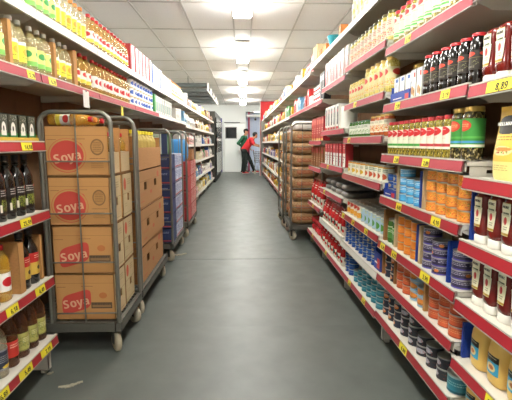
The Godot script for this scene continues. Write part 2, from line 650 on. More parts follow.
func build_far_end():
	var wall = M("wall_paint")
	var D := 19.0
	# the white wall with the door, left of the opening
	struct("wall_back", boxm(Vector3(4.6, 3.0, 0.12), 0.0), wall, Vector3(-2.17, 1.5, -D - 0.06))
	struct("wall_back_upper", boxm(Vector3(3.6, 0.32, 0.12), 0.0), wall, Vector3(1.93, 2.84, -D - 0.06))
	struct("wall_room_beyond", boxm(Vector3(8.2, 3.2, 0.12), 0.0), mat("cool_paint", "#d5dcea", 0.6), Vector3(-0.4, 1.6, -24.4))
	var dr = struct("door_1", boxm(Vector3(0.92, 2.16, 0.045), 0.004), mat("door_paint", "#eef0ec", 0.45), Vector3(-0.36, 1.09, -D + 0.03))
	part(dr, "door_frame", boxm(Vector3(0.06, 2.24, 0.05), 0.004), wall, Vector3(-0.5, 0.03, 0))
	part(dr, "door_frame", boxm(Vector3(0.06, 2.24, 0.05), 0.004), wall, Vector3(0.5, 0.03, 0))
	part(dr, "door_rail", boxm(Vector3(0.70, 0.03, 0.05), 0.004), M("steel_dark"), Vector3(-0.12, 1.11, 0.03))
	var wp := StandardMaterial3D.new()
	wp.resource_name = "dark_door_glass"
	wp.albedo_color = c("#101214")
	wp.roughness = 0.08
	part(dr, "window_frame", boxm(Vector3(0.52, 0.52, 0.02), 0.004), M("panel_grey"), Vector3(-0.17, 0.66, 0.022))
	part(dr, "window_glass", boxm(Vector3(0.46, 0.46, 0.02), 0.002), wp, Vector3(-0.17, 0.66, 0.026))
	part(dr, "handle", boxm(Vector3(0.06, 0.14, 0.04), 0.006), M("chrome"), Vector3(0.36, -0.1, 0.035))
	# opening to the stock room: header, posts, a glazed partition
	var h = thing("header_beam", "white beam across the opening right of the door", "beam", Vector3(0.62, 2.5, -D + 0.02))
	part(h, "beam", boxm(Vector3(0.95, 0.1, 0.1), 0.006), wall)
	part(h, "cover_strip", boxm(Vector3(0.95, 0.02, 0.12), 0.003), M("panel_grey"), Vector3(0, -0.055, 0))
	var p = thing("door_post", "magenta red post at the edge of the stock room opening", "post", Vector3(0.27, 0, -D - 0.2))
	part(p, "shaft", boxm(Vector3(0.07, 2.9, 0.07), 0.006), mat("magenta", "#a8164e", 0.5), Vector3(0, 1.45, 0))
	part(p, "foot_plate", boxm(Vector3(0.12, 0.012, 0.12), 0.003), M("steel"), Vector3(0, 0.006, 0))
	p = thing("strip_curtain", "pale bluish plastic strip curtain hanging in the opening", "curtain", Vector3(0.62, 0, -D - 0.7))
	var cu = mat("curtain_plastic", "#c3cfe6", 0.25)
	part(p, "curtain_rail", boxm(Vector3(0.7, 0.05, 0.05), 0.004), M("chrome"), Vector3(0.05, 2.68, 0))
	for k in 6:
		part(p, "strip", boxm(Vector3(0.105, 2.64, 0.004), 0.001), cu, Vector3(-0.24 + 0.115 * k, 1.345, 0.006 * (k % 2)), Vector3(0, rng.randf_range(-0.1, 0.1), 0))
	# a camera dome above the opening
	p = thing("security_camera", "small dark security camera under the beam", "camera", Vector3(0.55, 2.38, -D + 0.12))
	part(p, "bracket", boxm(Vector3(0.03, 0.08, 0.03), 0.003), M("panel_grey"), Vector3(0, 0.02, 0))
	part(p, "body", boxm(Vector3(0.09, 0.08, 0.14), 0.01), M("black"), Vector3(0, -0.05, 0))
	# shop red end panel closing the right run
	p = thing("end_panel", "tall end panel with red header closing far right shelves", "panel", Vector3(1.06, 0, -16.85))
	part(p, "header_board", boxm(Vector3(0.74, 0.74, 0.03), 0.004), mat("board_red", "#c01f22", 0.45), Vector3(0.02, 2.55, 0))
	part(p, "lower_board", boxm(Vector3(0.74, 2.17, 0.03), 0.004), M("panel_grey"), Vector3(0.02, 1.09, 0))
	part(p, "edge_strip", boxm(Vector3(0.02, 2.9, 0.05), 0.004), M("board_red"), Vector3(-0.36, 1.45, 0))
	part(p, "white_edge", boxm(Vector3(0.025, 2.9, 0.05), 0.004), M("white_plastic"), Vector3(-0.384, 1.45, 0))
	# tall chiller closing the left run
	p = thing("upright_chiller", "tall dark upright chiller with steel frame beyond left shelves", "chiller", Vector3(-1.19, 0, -15.65))
	part(p, "body", boxm(Vector3(0.62, 2.25, 3.5), 0.01), M("steel_dark"), Vector3(-0.02, 1.2, 0))
	for k in 5:
		var dz := -1.38 + 0.69 * k
		var dd = part(p, "glass_door", boxm(Vector3(0.03, 1.9, 0.58), 0.004), wp, Vector3(0.31, 1.18, dz))
		part(dd, "door_frame", boxm(Vector3(0.036, 1.9, 0.04), 0.004), M("chrome"), Vector3(0.004, 0, -0.27))
		part(dd, "door_handle", boxm(Vector3(0.03, 0.4, 0.02), 0.004), M("chrome"), Vector3(0.03, 0, 0.24))
	part(p, "kick_plate", boxm(Vector3(0.6, 0.08, 3.46), 0.004), M("black"), Vector3(-0.02, 0.04, 0))
	part(p, "end_trim", boxm(Vector3(0.06, 2.2, 0.05), 0.004), mat("violet_trim", "#58508f", 0.4), Vector3(0.31, 1.2, -1.78))
	# overhead beams with white end rail
	p = thing("overhead_rack", "dark grey overhead beams ending in a white slotted rail", "rack", Vector3(-0.86, 0, -12.9))
	for k in 5:
		var z := 2.1 - 1.05 * k
		part(p, "beam", boxm(Vector3(2.4, 0.1, 0.16), 0.01), mat("beam_grey", "#5c615f", 0.5), Vector3(-1.23, 2.72, z))
		part(p, "hanger", boxm(Vector3(0.02, 0.18, 0.02), 0.002), M("chrome"), Vector3(-0.5, 2.85, z))
		part(p, "end_cap", boxm(Vector3(0.03, 0.16, 0.2), 0.006), M("white_plastic"), Vector3(-0.012, 2.70, z))
	part(p, "rail", boxm(Vector3(0.026, 0.035, 4.6), 0.004), M("white_plastic"), Vector3(-0.012, 2.60, 0))

# ------------------------------------------------------------------ kinds of goods
func k_bottle(called, r, h, body_prof, body_mat, cap_prof, cap_mat, lab, lab_mat, seg := 14):
	var o = proto(called)
	part(o, "body", lathem(P(body_prof, r, h), seg), body_mat)
	part(o, "cap", lathem(P(cap_prof, r, h), 12), cap_mat)
	if lab: part(o, "label", lathem([Vector2(lab[0] * r, lab[1] * h), Vector2(lab[0] * r, lab[2] * h)], seg), lab_mat)
	return o

const PET := [[0, 0.0], [0.75, 0.0], [0.95, 0.025], [1.0, 0.06], [0.93, 0.085], [1.0, 0.11], [0.93, 0.135], [1.0, 0.16], [0.96, 0.18], [0.96, 0.52], [1.0, 0.54], [0.9, 0.575], [1.0, 0.61], [0.9, 0.645], [0.98, 0.68], [0.8, 0.77], [0.55, 0.84], [0.36, 0.885], [0.34, 0.93], [0, 0.93]]
const PET_CAP := [[0.42, 0.91], [0.43, 0.92], [0.43, 0.985], [0.38, 1.0], [0, 1.0]]
const WINE := [[0, 0.0], [0.85, 0.0], [1.0, 0.03], [1.0, 0.56], [0.95, 0.64], [0.72, 0.72], [0.48, 0.79], [0.4, 0.83], [0.5, 0.845], [0.4, 0.86], [0.5, 0.875], [0.4, 0.89], [0.38, 0.93], [0, 0.93]]
const SAUCE := [[0, 0.0], [0.88, 0.0], [1.0, 0.03], [1.0, 0.22], [0.94, 0.25], [1.0, 0.28], [1.0, 0.66], [1.0, 0.78], [0.92, 0.86], [0.76, 0.9], [0.74, 0.94], [0, 0.94]]
const SAUCE_CAP := [[0.76, 0.93], [0.86, 0.935], [0.86, 0.988], [0.8, 1.0], [0, 1.0]]
const JAR := [[0, 0.0], [0.86, 0.0], [0.98, 0.02], [1.0, 0.06], [1.0, 0.8], [0.96, 0.86], [0.84, 0.9], [0.82, 0.93], [0, 0.93]]
const JAR_LID := [[0.84, 0.905], [0.9, 0.91], [0.9, 0.985], [0.86, 1.0], [0, 1.0]]

func k_jar(called, r, h, cont, lid, lab_mat, y0 := 0.18, y1 := 0.72):
	return k_bottle(called, r, h, JAR, cont, JAR_LID, lid, [1.012, y0, y1], lab_mat, 16)

func k_tin(called, r, h, lab_mat, seg := 18):
	var o = proto(called)
	part(o, "body", lathem(P([[0.985, 0.04], [0.97, 0.07], [0.97, 0.93], [0.985, 0.96]], r, h), seg), lab_mat)
	var rim := MB.new()
	var lid := MB.new()
	rim.lathe(P([[0, 0.045], [0.9, 0.045], [0.93, 0.0], [1.0, 0.0], [1.0, 0.045], [0.985, 0.05]], r, h), seg)
	lid.lathe(P([[0.985, 0.95], [1.0, 0.955], [1.0, 1.0], [0.94, 1.0], [0.92, 0.955], [0.6, 0.955], [0.57, 0.965], [0, 0.965]], r, h), seg)
	part(o, "base_rim", rim.mesh(), M("tin"))
	part(o, "lid", lid.mesh(), M("tin"))
	return o

func k_carton(called, s: Vector3, front_mat, side_mat):
	var o = proto(called)
	part(o, "sleeve", cartonm(s, front_mat, side_mat, 0.0025, Vector3(0, s.y / 2, 0)))
	part(o, "top_flap", boxm(Vector3(s.x * 0.96, 0.0016, s.z * 0.5), 0.0004), side_mat, Vector3(0, s.y + 0.0008, s.z * 0.2))
	return o

func k_pouch(called, w, h, d, body_mat, seal_mat):
	var o = proto(called)
	var b := MB.new()
	b.loft([[w * 0.40, d * 0.42, 0.0, 2.6, 0.0], [w * 0.46, d * 0.5, h * 0.06, 2.6, 0.0], [w * 0.48, d * 0.5, h * 0.3, 2.4, 0.004], [w * 0.49, d * 0.42, h * 0.55, 2.2, 0.0], [w * 0.5, d * 0.25, h * 0.78, 2.1, -0.004], [w * 0.5, 0.006, h * 0.93, 2.2, -0.004]], 22)
	part(o, "body", b.mesh(), body_mat)
	part(o, "top_seal", boxm(Vector3(w * 0.99, h * 0.09, 0.004), 0.001), seal_mat, Vector3(0, h * 0.955, -0.004))
	return o

func k_ketchup():
	var o = proto("ketchup_bottle")
	var b := MB.new()
	var s := [[0.026, 0.02, 0.03], [0.034, 0.024, 0.038], [0.0385, 0.028, 0.052], [0.037, 0.027, 0.068], [0.034, 0.0245, 0.09], [0.0345, 0.0245, 0.13], [0.037, 0.026, 0.16], [0.0375, 0.0255, 0.18], [0.034, 0.022, 0.194], [0.024, 0.014, 0.2]]
	var secs := []
	for q in s: secs.append([q[0], q[1], q[2], 2.5, 0.0])
	b.loft(secs, 22)
	part(o, "body", b.mesh(), M("ketchup_red"))
	part(o, "cap", lathem([Vector2(0, 0), Vector2(0.031, 0), Vector2(0.034, 0.003), Vector2(0.034, 0.028), Vector2(0.03, 0.034), Vector2(0, 0.034)], 18, 0.75), M("white_plastic"))
	# keystone label following the front of the body
	var lb := MB.new()
	var lv := [[0.066, 0.0185, 0.0276], [0.1, 0.022, 0.0258], [0.13, 0.0255, 0.0258], [0.142, 0.027, 0.0262], [0.1425, 0.022, 0.0262], [0.167, 0.0245, 0.0274], [0.182, 0.022, 0.0266]]
	for k in lv.size() - 1:
		var a = lv[k + 1]
		var e = lv[k]
		var ua := [Vector2(0, 1.0 - float(k + 1) / 6), Vector2(1, 1.0 - float(k + 1) / 6), Vector2(1, 1.0 - float(k) / 6), Vector2(0, 1.0 - float(k) / 6)]
		for sx in [-1.0, 1.0]:      # two facets bent back along the flanks
			var na := Vector3(sx * 0.25, 0, 1).normalized()
			var z1: float = a[2] + 0.0006
			var z0: float = e[2] + 0.0006
			if sx < 0:
				lb.quad(Vector3(-a[1], a[0], z1 - 0.0022), Vector3(0, a[0], z1), Vector3(0, e[0], z0), Vector3(-e[1], e[0], z0 - 0.0022), na, [ua[0], Vector2(0.5, ua[0].y), Vector2(0.5, ua[2].y), ua[3]])
			else:
				lb.quad(Vector3(0, a[0], z1), Vector3(a[1], a[0], z1 - 0.0022), Vector3(e[1], e[0], z0 - 0.0022), Vector3(0, e[0], z0), na, [Vector2(0.5, ua[0].y), ua[1], ua[2], Vector2(0.5, ua[2].y)])
	var lt = paint(64, 128, "#e8e2c4", [["r", 0, 0, 1, 0.03, "#b08a2c"], ["r", 0, 0.96, 1, 0.04, "#b08a2c"], ["r", 0.12, 0.3, 0.76, 0.13, "#4e5a3c"], ["l", 0.15, 0.48, 0.7, 0.14, "#6b6a50", 3], ["e", 0.3, 0.66, 0.36, 0.16, "#b5281e"], ["r", 0.44, 0.63, 0.1, 0.04, "#3d7a2c"], ["l", 0.25, 0.85, 0.5, 0.08, "#7b7455", 2]], 5)
	part(o, "label", lb.mesh(), mat("ketchup_label", "#ffffff", 0.45, 0.0, lt))
	part(o, "lettering", textm("HEINZ", 0.009), M("ink"), Vector3(0, 0.167, 0.0284))
	return o

func k_mayo_jar():
	var o = proto("mayonnaise_jar")
	var b := MB.new()
	var secs := []
	for q in [[0.042, 0.0], [0.05, 0.008], [0.054, 0.03], [0.054, 0.12], [0.05, 0.15], [0.042, 0.166], [0.038, 0.17]]: secs.append([q[0], q[0] * 0.9, q[1], 2.5, 0.0])
	b.loft(secs, 24)
	part(o, "body", b.mesh(), M("mayo"))
	part(o, "lid", lathem([Vector2(0.04, 0.164), Vector2(0.046, 0.166), Vector2(0.046, 0.195), Vector2(0.043, 0.2), Vector2(0, 0.2)], 20), mat("mayo_lid", "#d9b25c", 0.4))
	var lt = paint(64, 64, "#3f9fc4", [["r", 0, 0, 1, 0.34, "#26241f"], ["l", 0.15, 0.1, 0.7, 0.14, "#d8cfae", 1], ["e", 0.2, 0.45, 0.6, 0.45, "#d9c48c"], ["e", 0.36, 0.56, 0.3, 0.22, "#b5652e"]], 6)
	var lb := MB.new()
	for k in 6:
		var a0 := -0.62 + 1.24 * k / 6.0
		var a1 := -0.62 + 1.24 * (k + 1) / 6.0
		var s0 := b._sup([0.0546, 0.0492, 0.0, 2.5, 0.0], a0)
		var s1 := b._sup([0.0546, 0.0492, 0.0, 2.5, 0.0], a1)
		lb.quad(Vector3(s0.x, 0.118, s0.z), Vector3(s1.x, 0.118, s1.z), Vector3(s1.x, 0.045, s1.z), Vector3(s0.x, 0.045, s0.z), Vector3(sin((a0 + a1) / 2), 0, cos((a0 + a1) / 2)), [Vector2(k / 6.0, 0), Vector2((k + 1) / 6.0, 0), Vector2((k + 1) / 6.0, 1), Vector2(k / 6.0, 1)])
	part(o, "label", lb.mesh(), mat("mayo_label", "#ffffff", 0.4, 0.0, lt))
	return o

func k_box(called, s: Vector3, m, m2):
	var o = proto(called)
	part(o, "carton", cartonm(s, m, m2, 0.003, Vector3(0, s.y / 2, 0)))
	return o

func k_paper_bag(called, w, h, d, m):
	var o = proto(called)
	var b := MB.new()
	b.loft([[w * 0.40, d * 0.38, 0.0, 4.0, 0.0], [w * 0.465, d * 0.455, h * 0.08, 3.8, 0.0], [w * 0.495, d * 0.49, h * 0.24, 3.6, 0.0], [w * 0.5, d * 0.5, h * 0.5, 3.4, 0.0], [w * 0.49, d * 0.485, h * 0.76, 3.6, 0.0], [w * 0.45, d * 0.44, h * 0.92, 3.8, 0.0], [w * 0.38, d * 0.36, h * 0.985, 3.8, 0.0], [w * 0.3, d * 0.3, h, 3.6, 0.0]], 28)
	part(o, "body", b.mesh(), m)
	part(o, "fold", boxm(Vector3(w * 0.8, 0.008, d * 0.1), 0.003), m, Vector3(0, h + 0.002, 0))
	return o

func lab(key, bg, ops, rough := 0.45, w := 128, h := 64):
	return mat("label_" + key, "#ffffff", rough, 0.0, paint(w, h, bg, ops, hash(key) % 1000))

# ------------------------------------------------------------------ right side, nearest five bays
func card(side, d, y, inset, s: Vector3, m, label, called := "cardboard_divider"):
	var o = thing(called, label, "divider", spot(side, d, inset + 0.008, y + 0.001), side_turn(side), "card dividers between goods")
	part(o, "sheet", boxm(s, 0.001), m, Vector3(0, s.y / 2, 0))
	part(o, "folded_edge", boxm(Vector3(s.x * 1.6, s.y * 0.98, 0.006), 0.001), m, Vector3(0, s.y / 2, s.z / 2 + 0.003))

func tray(side, d, y, inset, s: Vector3, m, label, mark = null):
	var o = thing("display_tray", label, "tray", spot(side, d, inset + 0.012, y + 0.001), side_turn(side), "display trays")
	part(o, "bottom", boxm(Vector3(s.x, 0.004, s.z), 0.001), m, Vector3(0, 0.002, 0))
	part(o, "front_wall", boxm(Vector3(s.x, s.y, 0.004), 0.001), m, Vector3(0, s.y / 2, s.z / 2 - 0.002))
	for q in [-1, 1]:
		part(o, "side_wall", boxm(Vector3(0.004, s.y * 1.6, s.z - 0.009), 0.001), m, Vector3(q * (s.x / 2 - 0.002), s.y * 0.8, 0))
	if mark:
		part(o, "printed_square", boxm(Vector3(0.05, s.y * 0.55, 0.002), 0.0004), mark, Vector3(s.x / 2 - 0.04, s.y * 0.4, s.z / 2 + 0.0005))
		part(o, "printed_line", boxm(Vector3(s.x * 0.45, s.y * 0.1, 0.002), 0.0004), M("paper"), Vector3(-s.x * 0.12, s.y * 0.4, s.z / 2 + 0.0005))

func build_right_near():
	var rr := "rail_red"
	var rs := "rail_rose"
	var rw := "rail_white"
	bay(RIGHT, 0.66, 1.648, [[0.2, rr], [0.413, rr, [[0.3, "7,49"]]], [0.669, rr], [0.917, rr], [1.172, rr], [1.523, rs, [[0.205, "8,89", 0.15]]], [1.88, rs]], "nearest gondola bay, holding ketchup and mayonnaise", {"feet": [-1]})
	bay(RIGHT, 1.652, 2.628, [[0.215, rr, [[0.5, "6,89", 0.1]]], [0.47, rr], [0.69, rr, [[0.1, "4,29"], [0.3, "4,29"], [0.72, "3,99", 0.1]]], [0.975, rr, [[0.34, "4,69"], [0.8, "4,19", 0.09]]], [1.235, rs, [[0.27, "2,89"], [0.66, "3,89"]], "slotted"], [1.535, rs, [[0.25, "2,99"], [0.82, "3,19", 0.08]]], [1.87, rs, [[0.36, "5,19", 0.07]]], [2.25, rw]], "gondola bay with olive jars, dark sauces and stacked tins")
	bay(RIGHT, 2.632, 3.618, [[0.2, rs, [[0.35, "2,19"], [0.75, "3,29"]]], [0.46, rw], [0.71, rr, [[0.08, "1,99"], [0.4, "1,89"], [0.75, "2,29"]]], [1.05, rr], [1.35, rs, [[0.2, "3,49"]]], [1.62, rs, [[0.35, "2,79"]]], [1.93, rs], [2.25, rw]], "gondola bay with vegetable jars above blue tins")
	bay(RIGHT, 3.622, 4.618, [[0.2, rs, [[0.4, "5,99"]]], [0.48, rw], [0.82, rs, [[0.25, "6,49"]]], [1.09, rs, [[0.4, "9,90"]]], [1.43, rs], [1.88, rs], [2.25, rw]], "gondola bay with red pouches below and white-red cartons above")
	bay(RIGHT, 4.622, 5.42, [[0.2, rs, [[0.5, "4,59"]]], [0.57, rs, [[0.5, "7,29"]]], [1.02, rs], [1.33, rs], [1.78, rs], [2.25, rw]], "gondola bay with red cartons, beside the right roll cage")
	# --- R0
	var ket = k_ketchup()
	row(RIGHT, 1.517, 1.6, 1.345, 4, ket, "ketchup bottle, white cap down", "bottle", "shelf priced eight eighty-nine", {"inset": 0.045, "spin": 0.06})
	row(RIGHT, 0.911, 1.585, 1.33, 4, ket, "ketchup bottle, white cap down", "bottle", "upper of the two lower ketchup shelves", {"inset": 0.05, "spin": 0.06})
	row(RIGHT, 0.663, 1.575, 1.24, 5, ket, "ketchup bottle, white cap down", "bottle", "lowest ketchup shelf", {"inset": 0.05, "spin": 0.06})
	var may = k_mayo_jar()
	var k_small = k_mayo_jar()
	for ch in k_small.get_children():
		ch.scale = Vector3(0.85, 0.78, 0.85)
	row(RIGHT, 0.407, 1.555, 1.31, 3, may, "yellow mayonnaise jar with blue label", "jar", "shelf under the ketchup", {"inset": 0.075, "spin": 0.2})
	row(RIGHT, 0.194, 1.57, 1.45, 2, k_small, "yellow mayonnaise jar with blue label", "jar", "bottom shelf below the other mayonnaise", {"inset": 0.075, "spin": 0.2})
	var mp = k_pouch("mayonnaise_pouch", 0.15, 0.262, 0.07, lab("mayo_pouch", "#e8bd55", [["r", 0, 0, 1, 0.06, "#d9a93f"], ["e", 0.33, 0.07, 0.34, 0.24, "#23211f"], ["e", 0.38, 0.24, 0.24, 0.1, "#2a2825"], ["l", 0.4, 0.36, 0.2, 0.09, "#8a6a2c", 2], ["e", 0.39, 0.5, 0.22, 0.14, "#e9d7a0"], ["e", 0.4, 0.52, 0.2, 0.06, "#c98f4a"], ["s", 0.41, 0.555, 0.18, 0.04, "#a8442c", 0.08], ["s", 0.41, 0.58, 0.18, 0.03, "#5d8a3a", 0.06], ["r", 0, 0.72, 1, 0.28, "#efd98a"], ["l", 0.42, 0.78, 0.16, 0.1, "#a08a4c", 3]], 0.3, 128, 128), mat("mayo_seal", "#d9a93f", 0.35))
	part(mp, "lettering", textm("HELLMANN'S", 0.013), M("white_plastic"), Vector3(0, 0.2, 0.0195), Vector3(-0.24, 0, 0))
	row(RIGHT, 1.166, 1.45, 1.28, 2, mp, "yellow mayonnaise pouch with burger picture", "pouch", "shelf below priced ketchup", {"inset": 0.05, "spin": 0.03})
	card(RIGHT, 1.633, 0.911, 0.15, Vector3(0.006, 0.2, 0.24), M("card_blue"), "blue card divider left of upper lower-shelf ketchup")
	card(RIGHT, 1.633, 0.407, 0.15, Vector3(0.008, 0.155, 0.24), M("card_blue"), "blue card divider left of the mayonnaise jars")
	# --- R1, olive bay
	var olive = mat("olive_brine", "#ffffff", 0.12, 0.0, paint(128, 64, "#7a6a22", [["s", 0, 0, 1, 1, "#a59a3c", 0.06], ["s", 0, 0, 1, 1, "#3c3a12", 0.05], ["s", 0, 0, 1, 1, "#c7b45a", 0.03]], 3), 0.4)
	var olive_lab_g = lab("olive_green", "#dcdac2", [["r", 0, 0.08, 1, 0.2, "#dcdac2"], ["e", 0.33, 0.0, 0.34, 0.4, "#c8282a"], ["e", 0.0, 0.0, 0.3, 0.4, "#c8282a"], ["e", 0.7, 0.0, 0.3, 0.4, "#c8282a"], ["l", 0.4, 0.14, 0.2, 0.1, "#f0dcd0", 1], ["l", 0.4, 0.42, 0.2, 0.2, "#8fa07a", 3], ["r", 0, 0.78, 1, 0.14, "#3f9a3c"]])
	var olive_lab_r = lab("olive_red", "#e9e0cc", [["e", 0.33, 0.0, 0.34, 0.4, "#c8282a"], ["e", 0.0, 0.0, 0.3, 0.4, "#c8282a"], ["e", 0.7, 0.0, 0.3, 0.4, "#c8282a"], ["l", 0.4, 0.14, 0.2, 0.1, "#f0dcd0", 1], ["l", 0.4, 0.42, 0.2, 0.2, "#b58a7a", 3], ["r", 0, 0.78, 1, 0.14, "#b8343a"]])
	var jar_g = k_jar("olive_jar", 0.036, 0.195, olive, M("cap_red"), olive_lab_g, 0.22, 0.74)
	var jar_r = k_jar("olive_jar", 0.036, 0.195, olive, M("cap_red"), olive_lab_r, 0.22, 0.74)
	row(RIGHT, 1.229, 2.585, 2.2, 6, jar_g, "red-lidded olive jar, green band label", "jar", "eye-level olive shelf", {"inset": 0.05, "spin": 0.15})
	row(RIGHT, 1.229, 2.12, 1.885, 4, jar_r, "red-lidded olive jar, red band label", "jar", "eye-level olive shelf", {"inset": 0.05, "spin": 0.15})
	var tall_lab = lab("olive_tall", "#d2d0b8", [["e", 0.38, 0.02, 0.24, 0.24, "#cf3a36"], ["e", 0.05, 0.02, 0.24, 0.24, "#cf3a36"], ["e", 0.72, 0.02, 0.24, 0.24, "#cf3a36"], ["r", 0, 0.3, 1, 0.03, "#d8564c"], ["l", 0.4, 0.42, 0.2, 0.2, "#b7bfa0", 3], ["r", 0, 0.74, 1, 0.05, "#58b04a"], ["r", 0, 0.83, 1, 0.09, "#4aa544"]])
	var jar_t = k_jar("olive_jar", 0.037, 0.2, olive, M("cap_red"), tall_lab, 0.2, 0.8)
	row(RIGHT, 1.864, 2.56, 1.72, 11, jar_t, "tall red-lidded olive jar, cream-green label", "jar", "shelf above the dark sauces", {"inset": 0.05, "spin": 0.15})
	var big_lab = lab("pickle_big", "#3c8f3a", [["e", 0.38, 0.05, 0.26, 0.4, "#c8382a"], ["e", 0.41, 0.1, 0.2, 0.3, "#d85a3c"], ["l", 0.4, 0.2, 0.2, 0.14, "#f0d9a0", 2], ["r", 0, 0.62, 1, 0.08, "#5aa84a"], ["r", 0, 0.78, 1, 0.09, "#4a90c8"], ["r", 0, 0.9, 1, 0.1, "#e9e6d0"]])
	var big_cont = mat("pickle_brine", "#ffffff", 0.1, 0.0, paint(128, 64, "#3b3419", [["s", 0, 0, 1, 1, "#8a7b46", 0.05], ["s", 0, 0, 1, 1, "#1e1b0d", 0.06], ["s", 0, 0.7, 1, 0.3, "#b5a374", 0.05]], 4), 0.4)
	row(RIGHT, 1.229, 1.80, 1.71, 2, k_jar("pickle_jar", 0.043, 0.215, big_cont, M("gold_lid"), big_lab, 0.24, 0.78), "big gold-lidded pickle jar, green label", "jar", "right end of olive shelf", {"inset": 0.055, "spin": 0.1})
	# dark sauces with red caps, boxes in the blue tray, big pale jar
	var sauce_lab = lab("sauce", "#2a221c", [["e", 0.38, 0.05, 0.26, 0.26, "#d8402a"], ["e", 0.05, 0.05, 0.26, 0.26, "#d8402a"], ["e", 0.72, 0.05, 0.26, 0.26, "#d8402a"], ["r", 0, 0.36, 1, 0.02, "#a08a4c"], ["s", 0.3, 0.45, 0.4, 0.3, "#6a6a4a", 0.05], ["l", 0.36, 0.8, 0.28, 0.14, "#d8d0b8", 2]])
	row(RIGHT, 1.529, 2.135, 1.71, 6, k_bottle("sauce_bottle", 0.031, 0.2, SAUCE, M("dark_glass"), SAUCE_CAP, M("cap_red"), [1.012, 0.29, 0.66], sauce_lab), "dark sauce bottle with red cap", "bottle", "beside the ketchup", {"inset": 0.05, "spin": 0.15})
	var mush = [lab("mush_a", "#e6e4df", [["r", 0, 0, 1, 0.12, "#d4d0d8"], ["r", 0.55, 0.1, 0.3, 0.16, "#b8342c"], ["l", 0.15, 0.3, 0.6, 0.15, "#8a8a96", 3], ["e", 0.15, 0.55, 0.4, 0.3, "#a8784a"], ["e", 0.45, 0.62, 0.4, 0.3, "#c79a62"], ["e", 0.52, 0.68, 0.2, 0.14, "#5f4028"]], 0.5, 64, 128), lab("mush_b", "#dfe3ea", [["r", 0.3, 0.05, 0.5, 0.14, "#3d63a8"], ["l", 0.15, 0.28, 0.6, 0.15, "#8a8a96", 3], ["e", 0.25, 0.55, 0.5, 0.35, "#b98a5a"], ["e", 0.38, 0.64, 0.22, 0.16, "#6b4a30"]], 0.5, 64, 128)]
	var stock = mat("white_stock", "#e6e3dc", 0.6)
	row(RIGHT, 1.534, 2.53, 2.35, 3, k_carton("mushroom_carton", Vector3(0.07, 0.145, 0.06), mush[1], stock), "pale carton with blue band", "box", "in the blue tray by the sauces", {"inset": 0.06, "spin": 0.04})
	row(RIGHT, 1.529, 2.375 - 0.105, 2.2 - 0.005, 2, k_carton("mushroom_carton", Vector3(0.068, 0.155, 0.06), mush[0], stock), "white carton with brown picture", "box", "left of the dark sauces", {"inset": 0.055, "spin": 0.04})
	tray(RIGHT, 2.44, 1.529, 0.058, Vector3(0.29, 0.062, 0.09), M("card_blue"), "bright blue display tray left of the dark sauces", M("cap_red"))
	var pale_cont = mat("pale_pickle", "#ffffff", 0.15, 0.0, paint(128, 64, "#cdb95e", [["s", 0, 0, 1, 1, "#e2d68a", 0.07], ["s", 0, 0, 1, 1, "#a08a3a", 0.04]], 9), 0.4)
	var pale_lab = lab("pale_jar", "#d9cd8a", [["r", 0.35, 0.1, 0.3, 0.35, "#c8463a"], ["l", 0.36, 0.55, 0.28, 0.25, "#8a7a3a", 3]])
	row(RIGHT, 1.529, 2.56, 2.56, 1, k_jar("vegetable_jar", 0.055, 0.235, pale_cont, M("gold_lid"), pale_lab, 0.3, 0.7), "large pale yellow vegetable jar", "jar", "behind the blue tray", {"inset": 0.19})
	# tins of the olive bay
	var t_blue = lab("tuna_blue", "#4fa4d2", [["r", 0, 0.0, 1, 0.14, "#cfe6f2"], ["l", 0.1, 0.3, 0.8, 0.4, "#e6f2fa", 2], ["r", 0, 0.86, 1, 0.14, "#2f78b0"]], 0.35)
	var t_orange = lab("tuna_orange", "#e08a35", [["r", 0, 0.0, 1, 0.1, "#efc27a"], ["s", 0.05, 0.2, 0.9, 0.6, "#b8401e", 0.04], ["s", 0.05, 0.2, 0.9, 0.6, "#6f8a2c", 0.025], ["s", 0.05, 0.2, 0.9, 0.6, "#f0c05a", 0.03], ["r", 0, 0.9, 1, 0.1, "#b8601e"]], 0.35)
	var t_orange2 = lab("tuna_orange_plain", "#de8230", [["r", 0, 0.0, 1, 0.1, "#f0b060"], ["l", 0.1, 0.35, 0.8, 0.3, "#f0a850", 2], ["r", 0, 0.9, 1, 0.1, "#b06020"]], 0.35)
	var t_purple = lab("tuna_purple", "#2f2844", [["r", 0, 0.0, 1, 0.12, "#b8b4bc"], ["l", 0.02, 0.22, 0.96, 0.4, "#c8c2d0", 2], ["r", 0, 0.84, 1, 0.16, "#54489a"], ["e", 0.6, 0.3, 0.1, 0.4, "#d9803a"]], 0.35)
	var t_dark = lab("tin_dark", "#2c2c34", [["r", 0, 0.0, 1, 0.1, "#8a8a8e"], ["e", 0.4, 0.25, 0.22, 0.5, "#b8bcc8"], ["e", 0.08, 0.25, 0.22, 0.5, "#b8bcc8"], ["s", 0, 0.3, 1, 0.5, "#a83c28", 0.02]], 0.35)
	var t_redor = lab("tuna_red", "#c85a34", [["r", 0, 0.0, 1, 0.12, "#e08a5a"], ["l", 0.1, 0.3, 0.8, 0.35, "#e09a6a", 2], ["r", 0, 0.9, 1, 0.1, "#8a3018"]], 0.35)
	var t_teal = lab("tin_teal", "#2f7f92", [["r", 0, 0.0, 1, 0.14, "#a8c8cc"], ["l", 0.1, 0.35, 0.8, 0.3, "#8ac0c8", 2], ["r", 0, 0.86, 1, 0.14, "#1c5564"]], 0.35)
	var t_mix = lab("tin_mix", "#8fb4cf", [["e", 0.36, 0.1, 0.3, 0.7, "#e08a3a"], ["e", 0.02, 0.1, 0.3, 0.7, "#e08a3a"], ["e", 0.7, 0.1, 0.26, 0.7, "#e08a3a"], ["l", 0.36, 0.6, 0.3, 0.25, "#1c2430", 2]], 0.35)
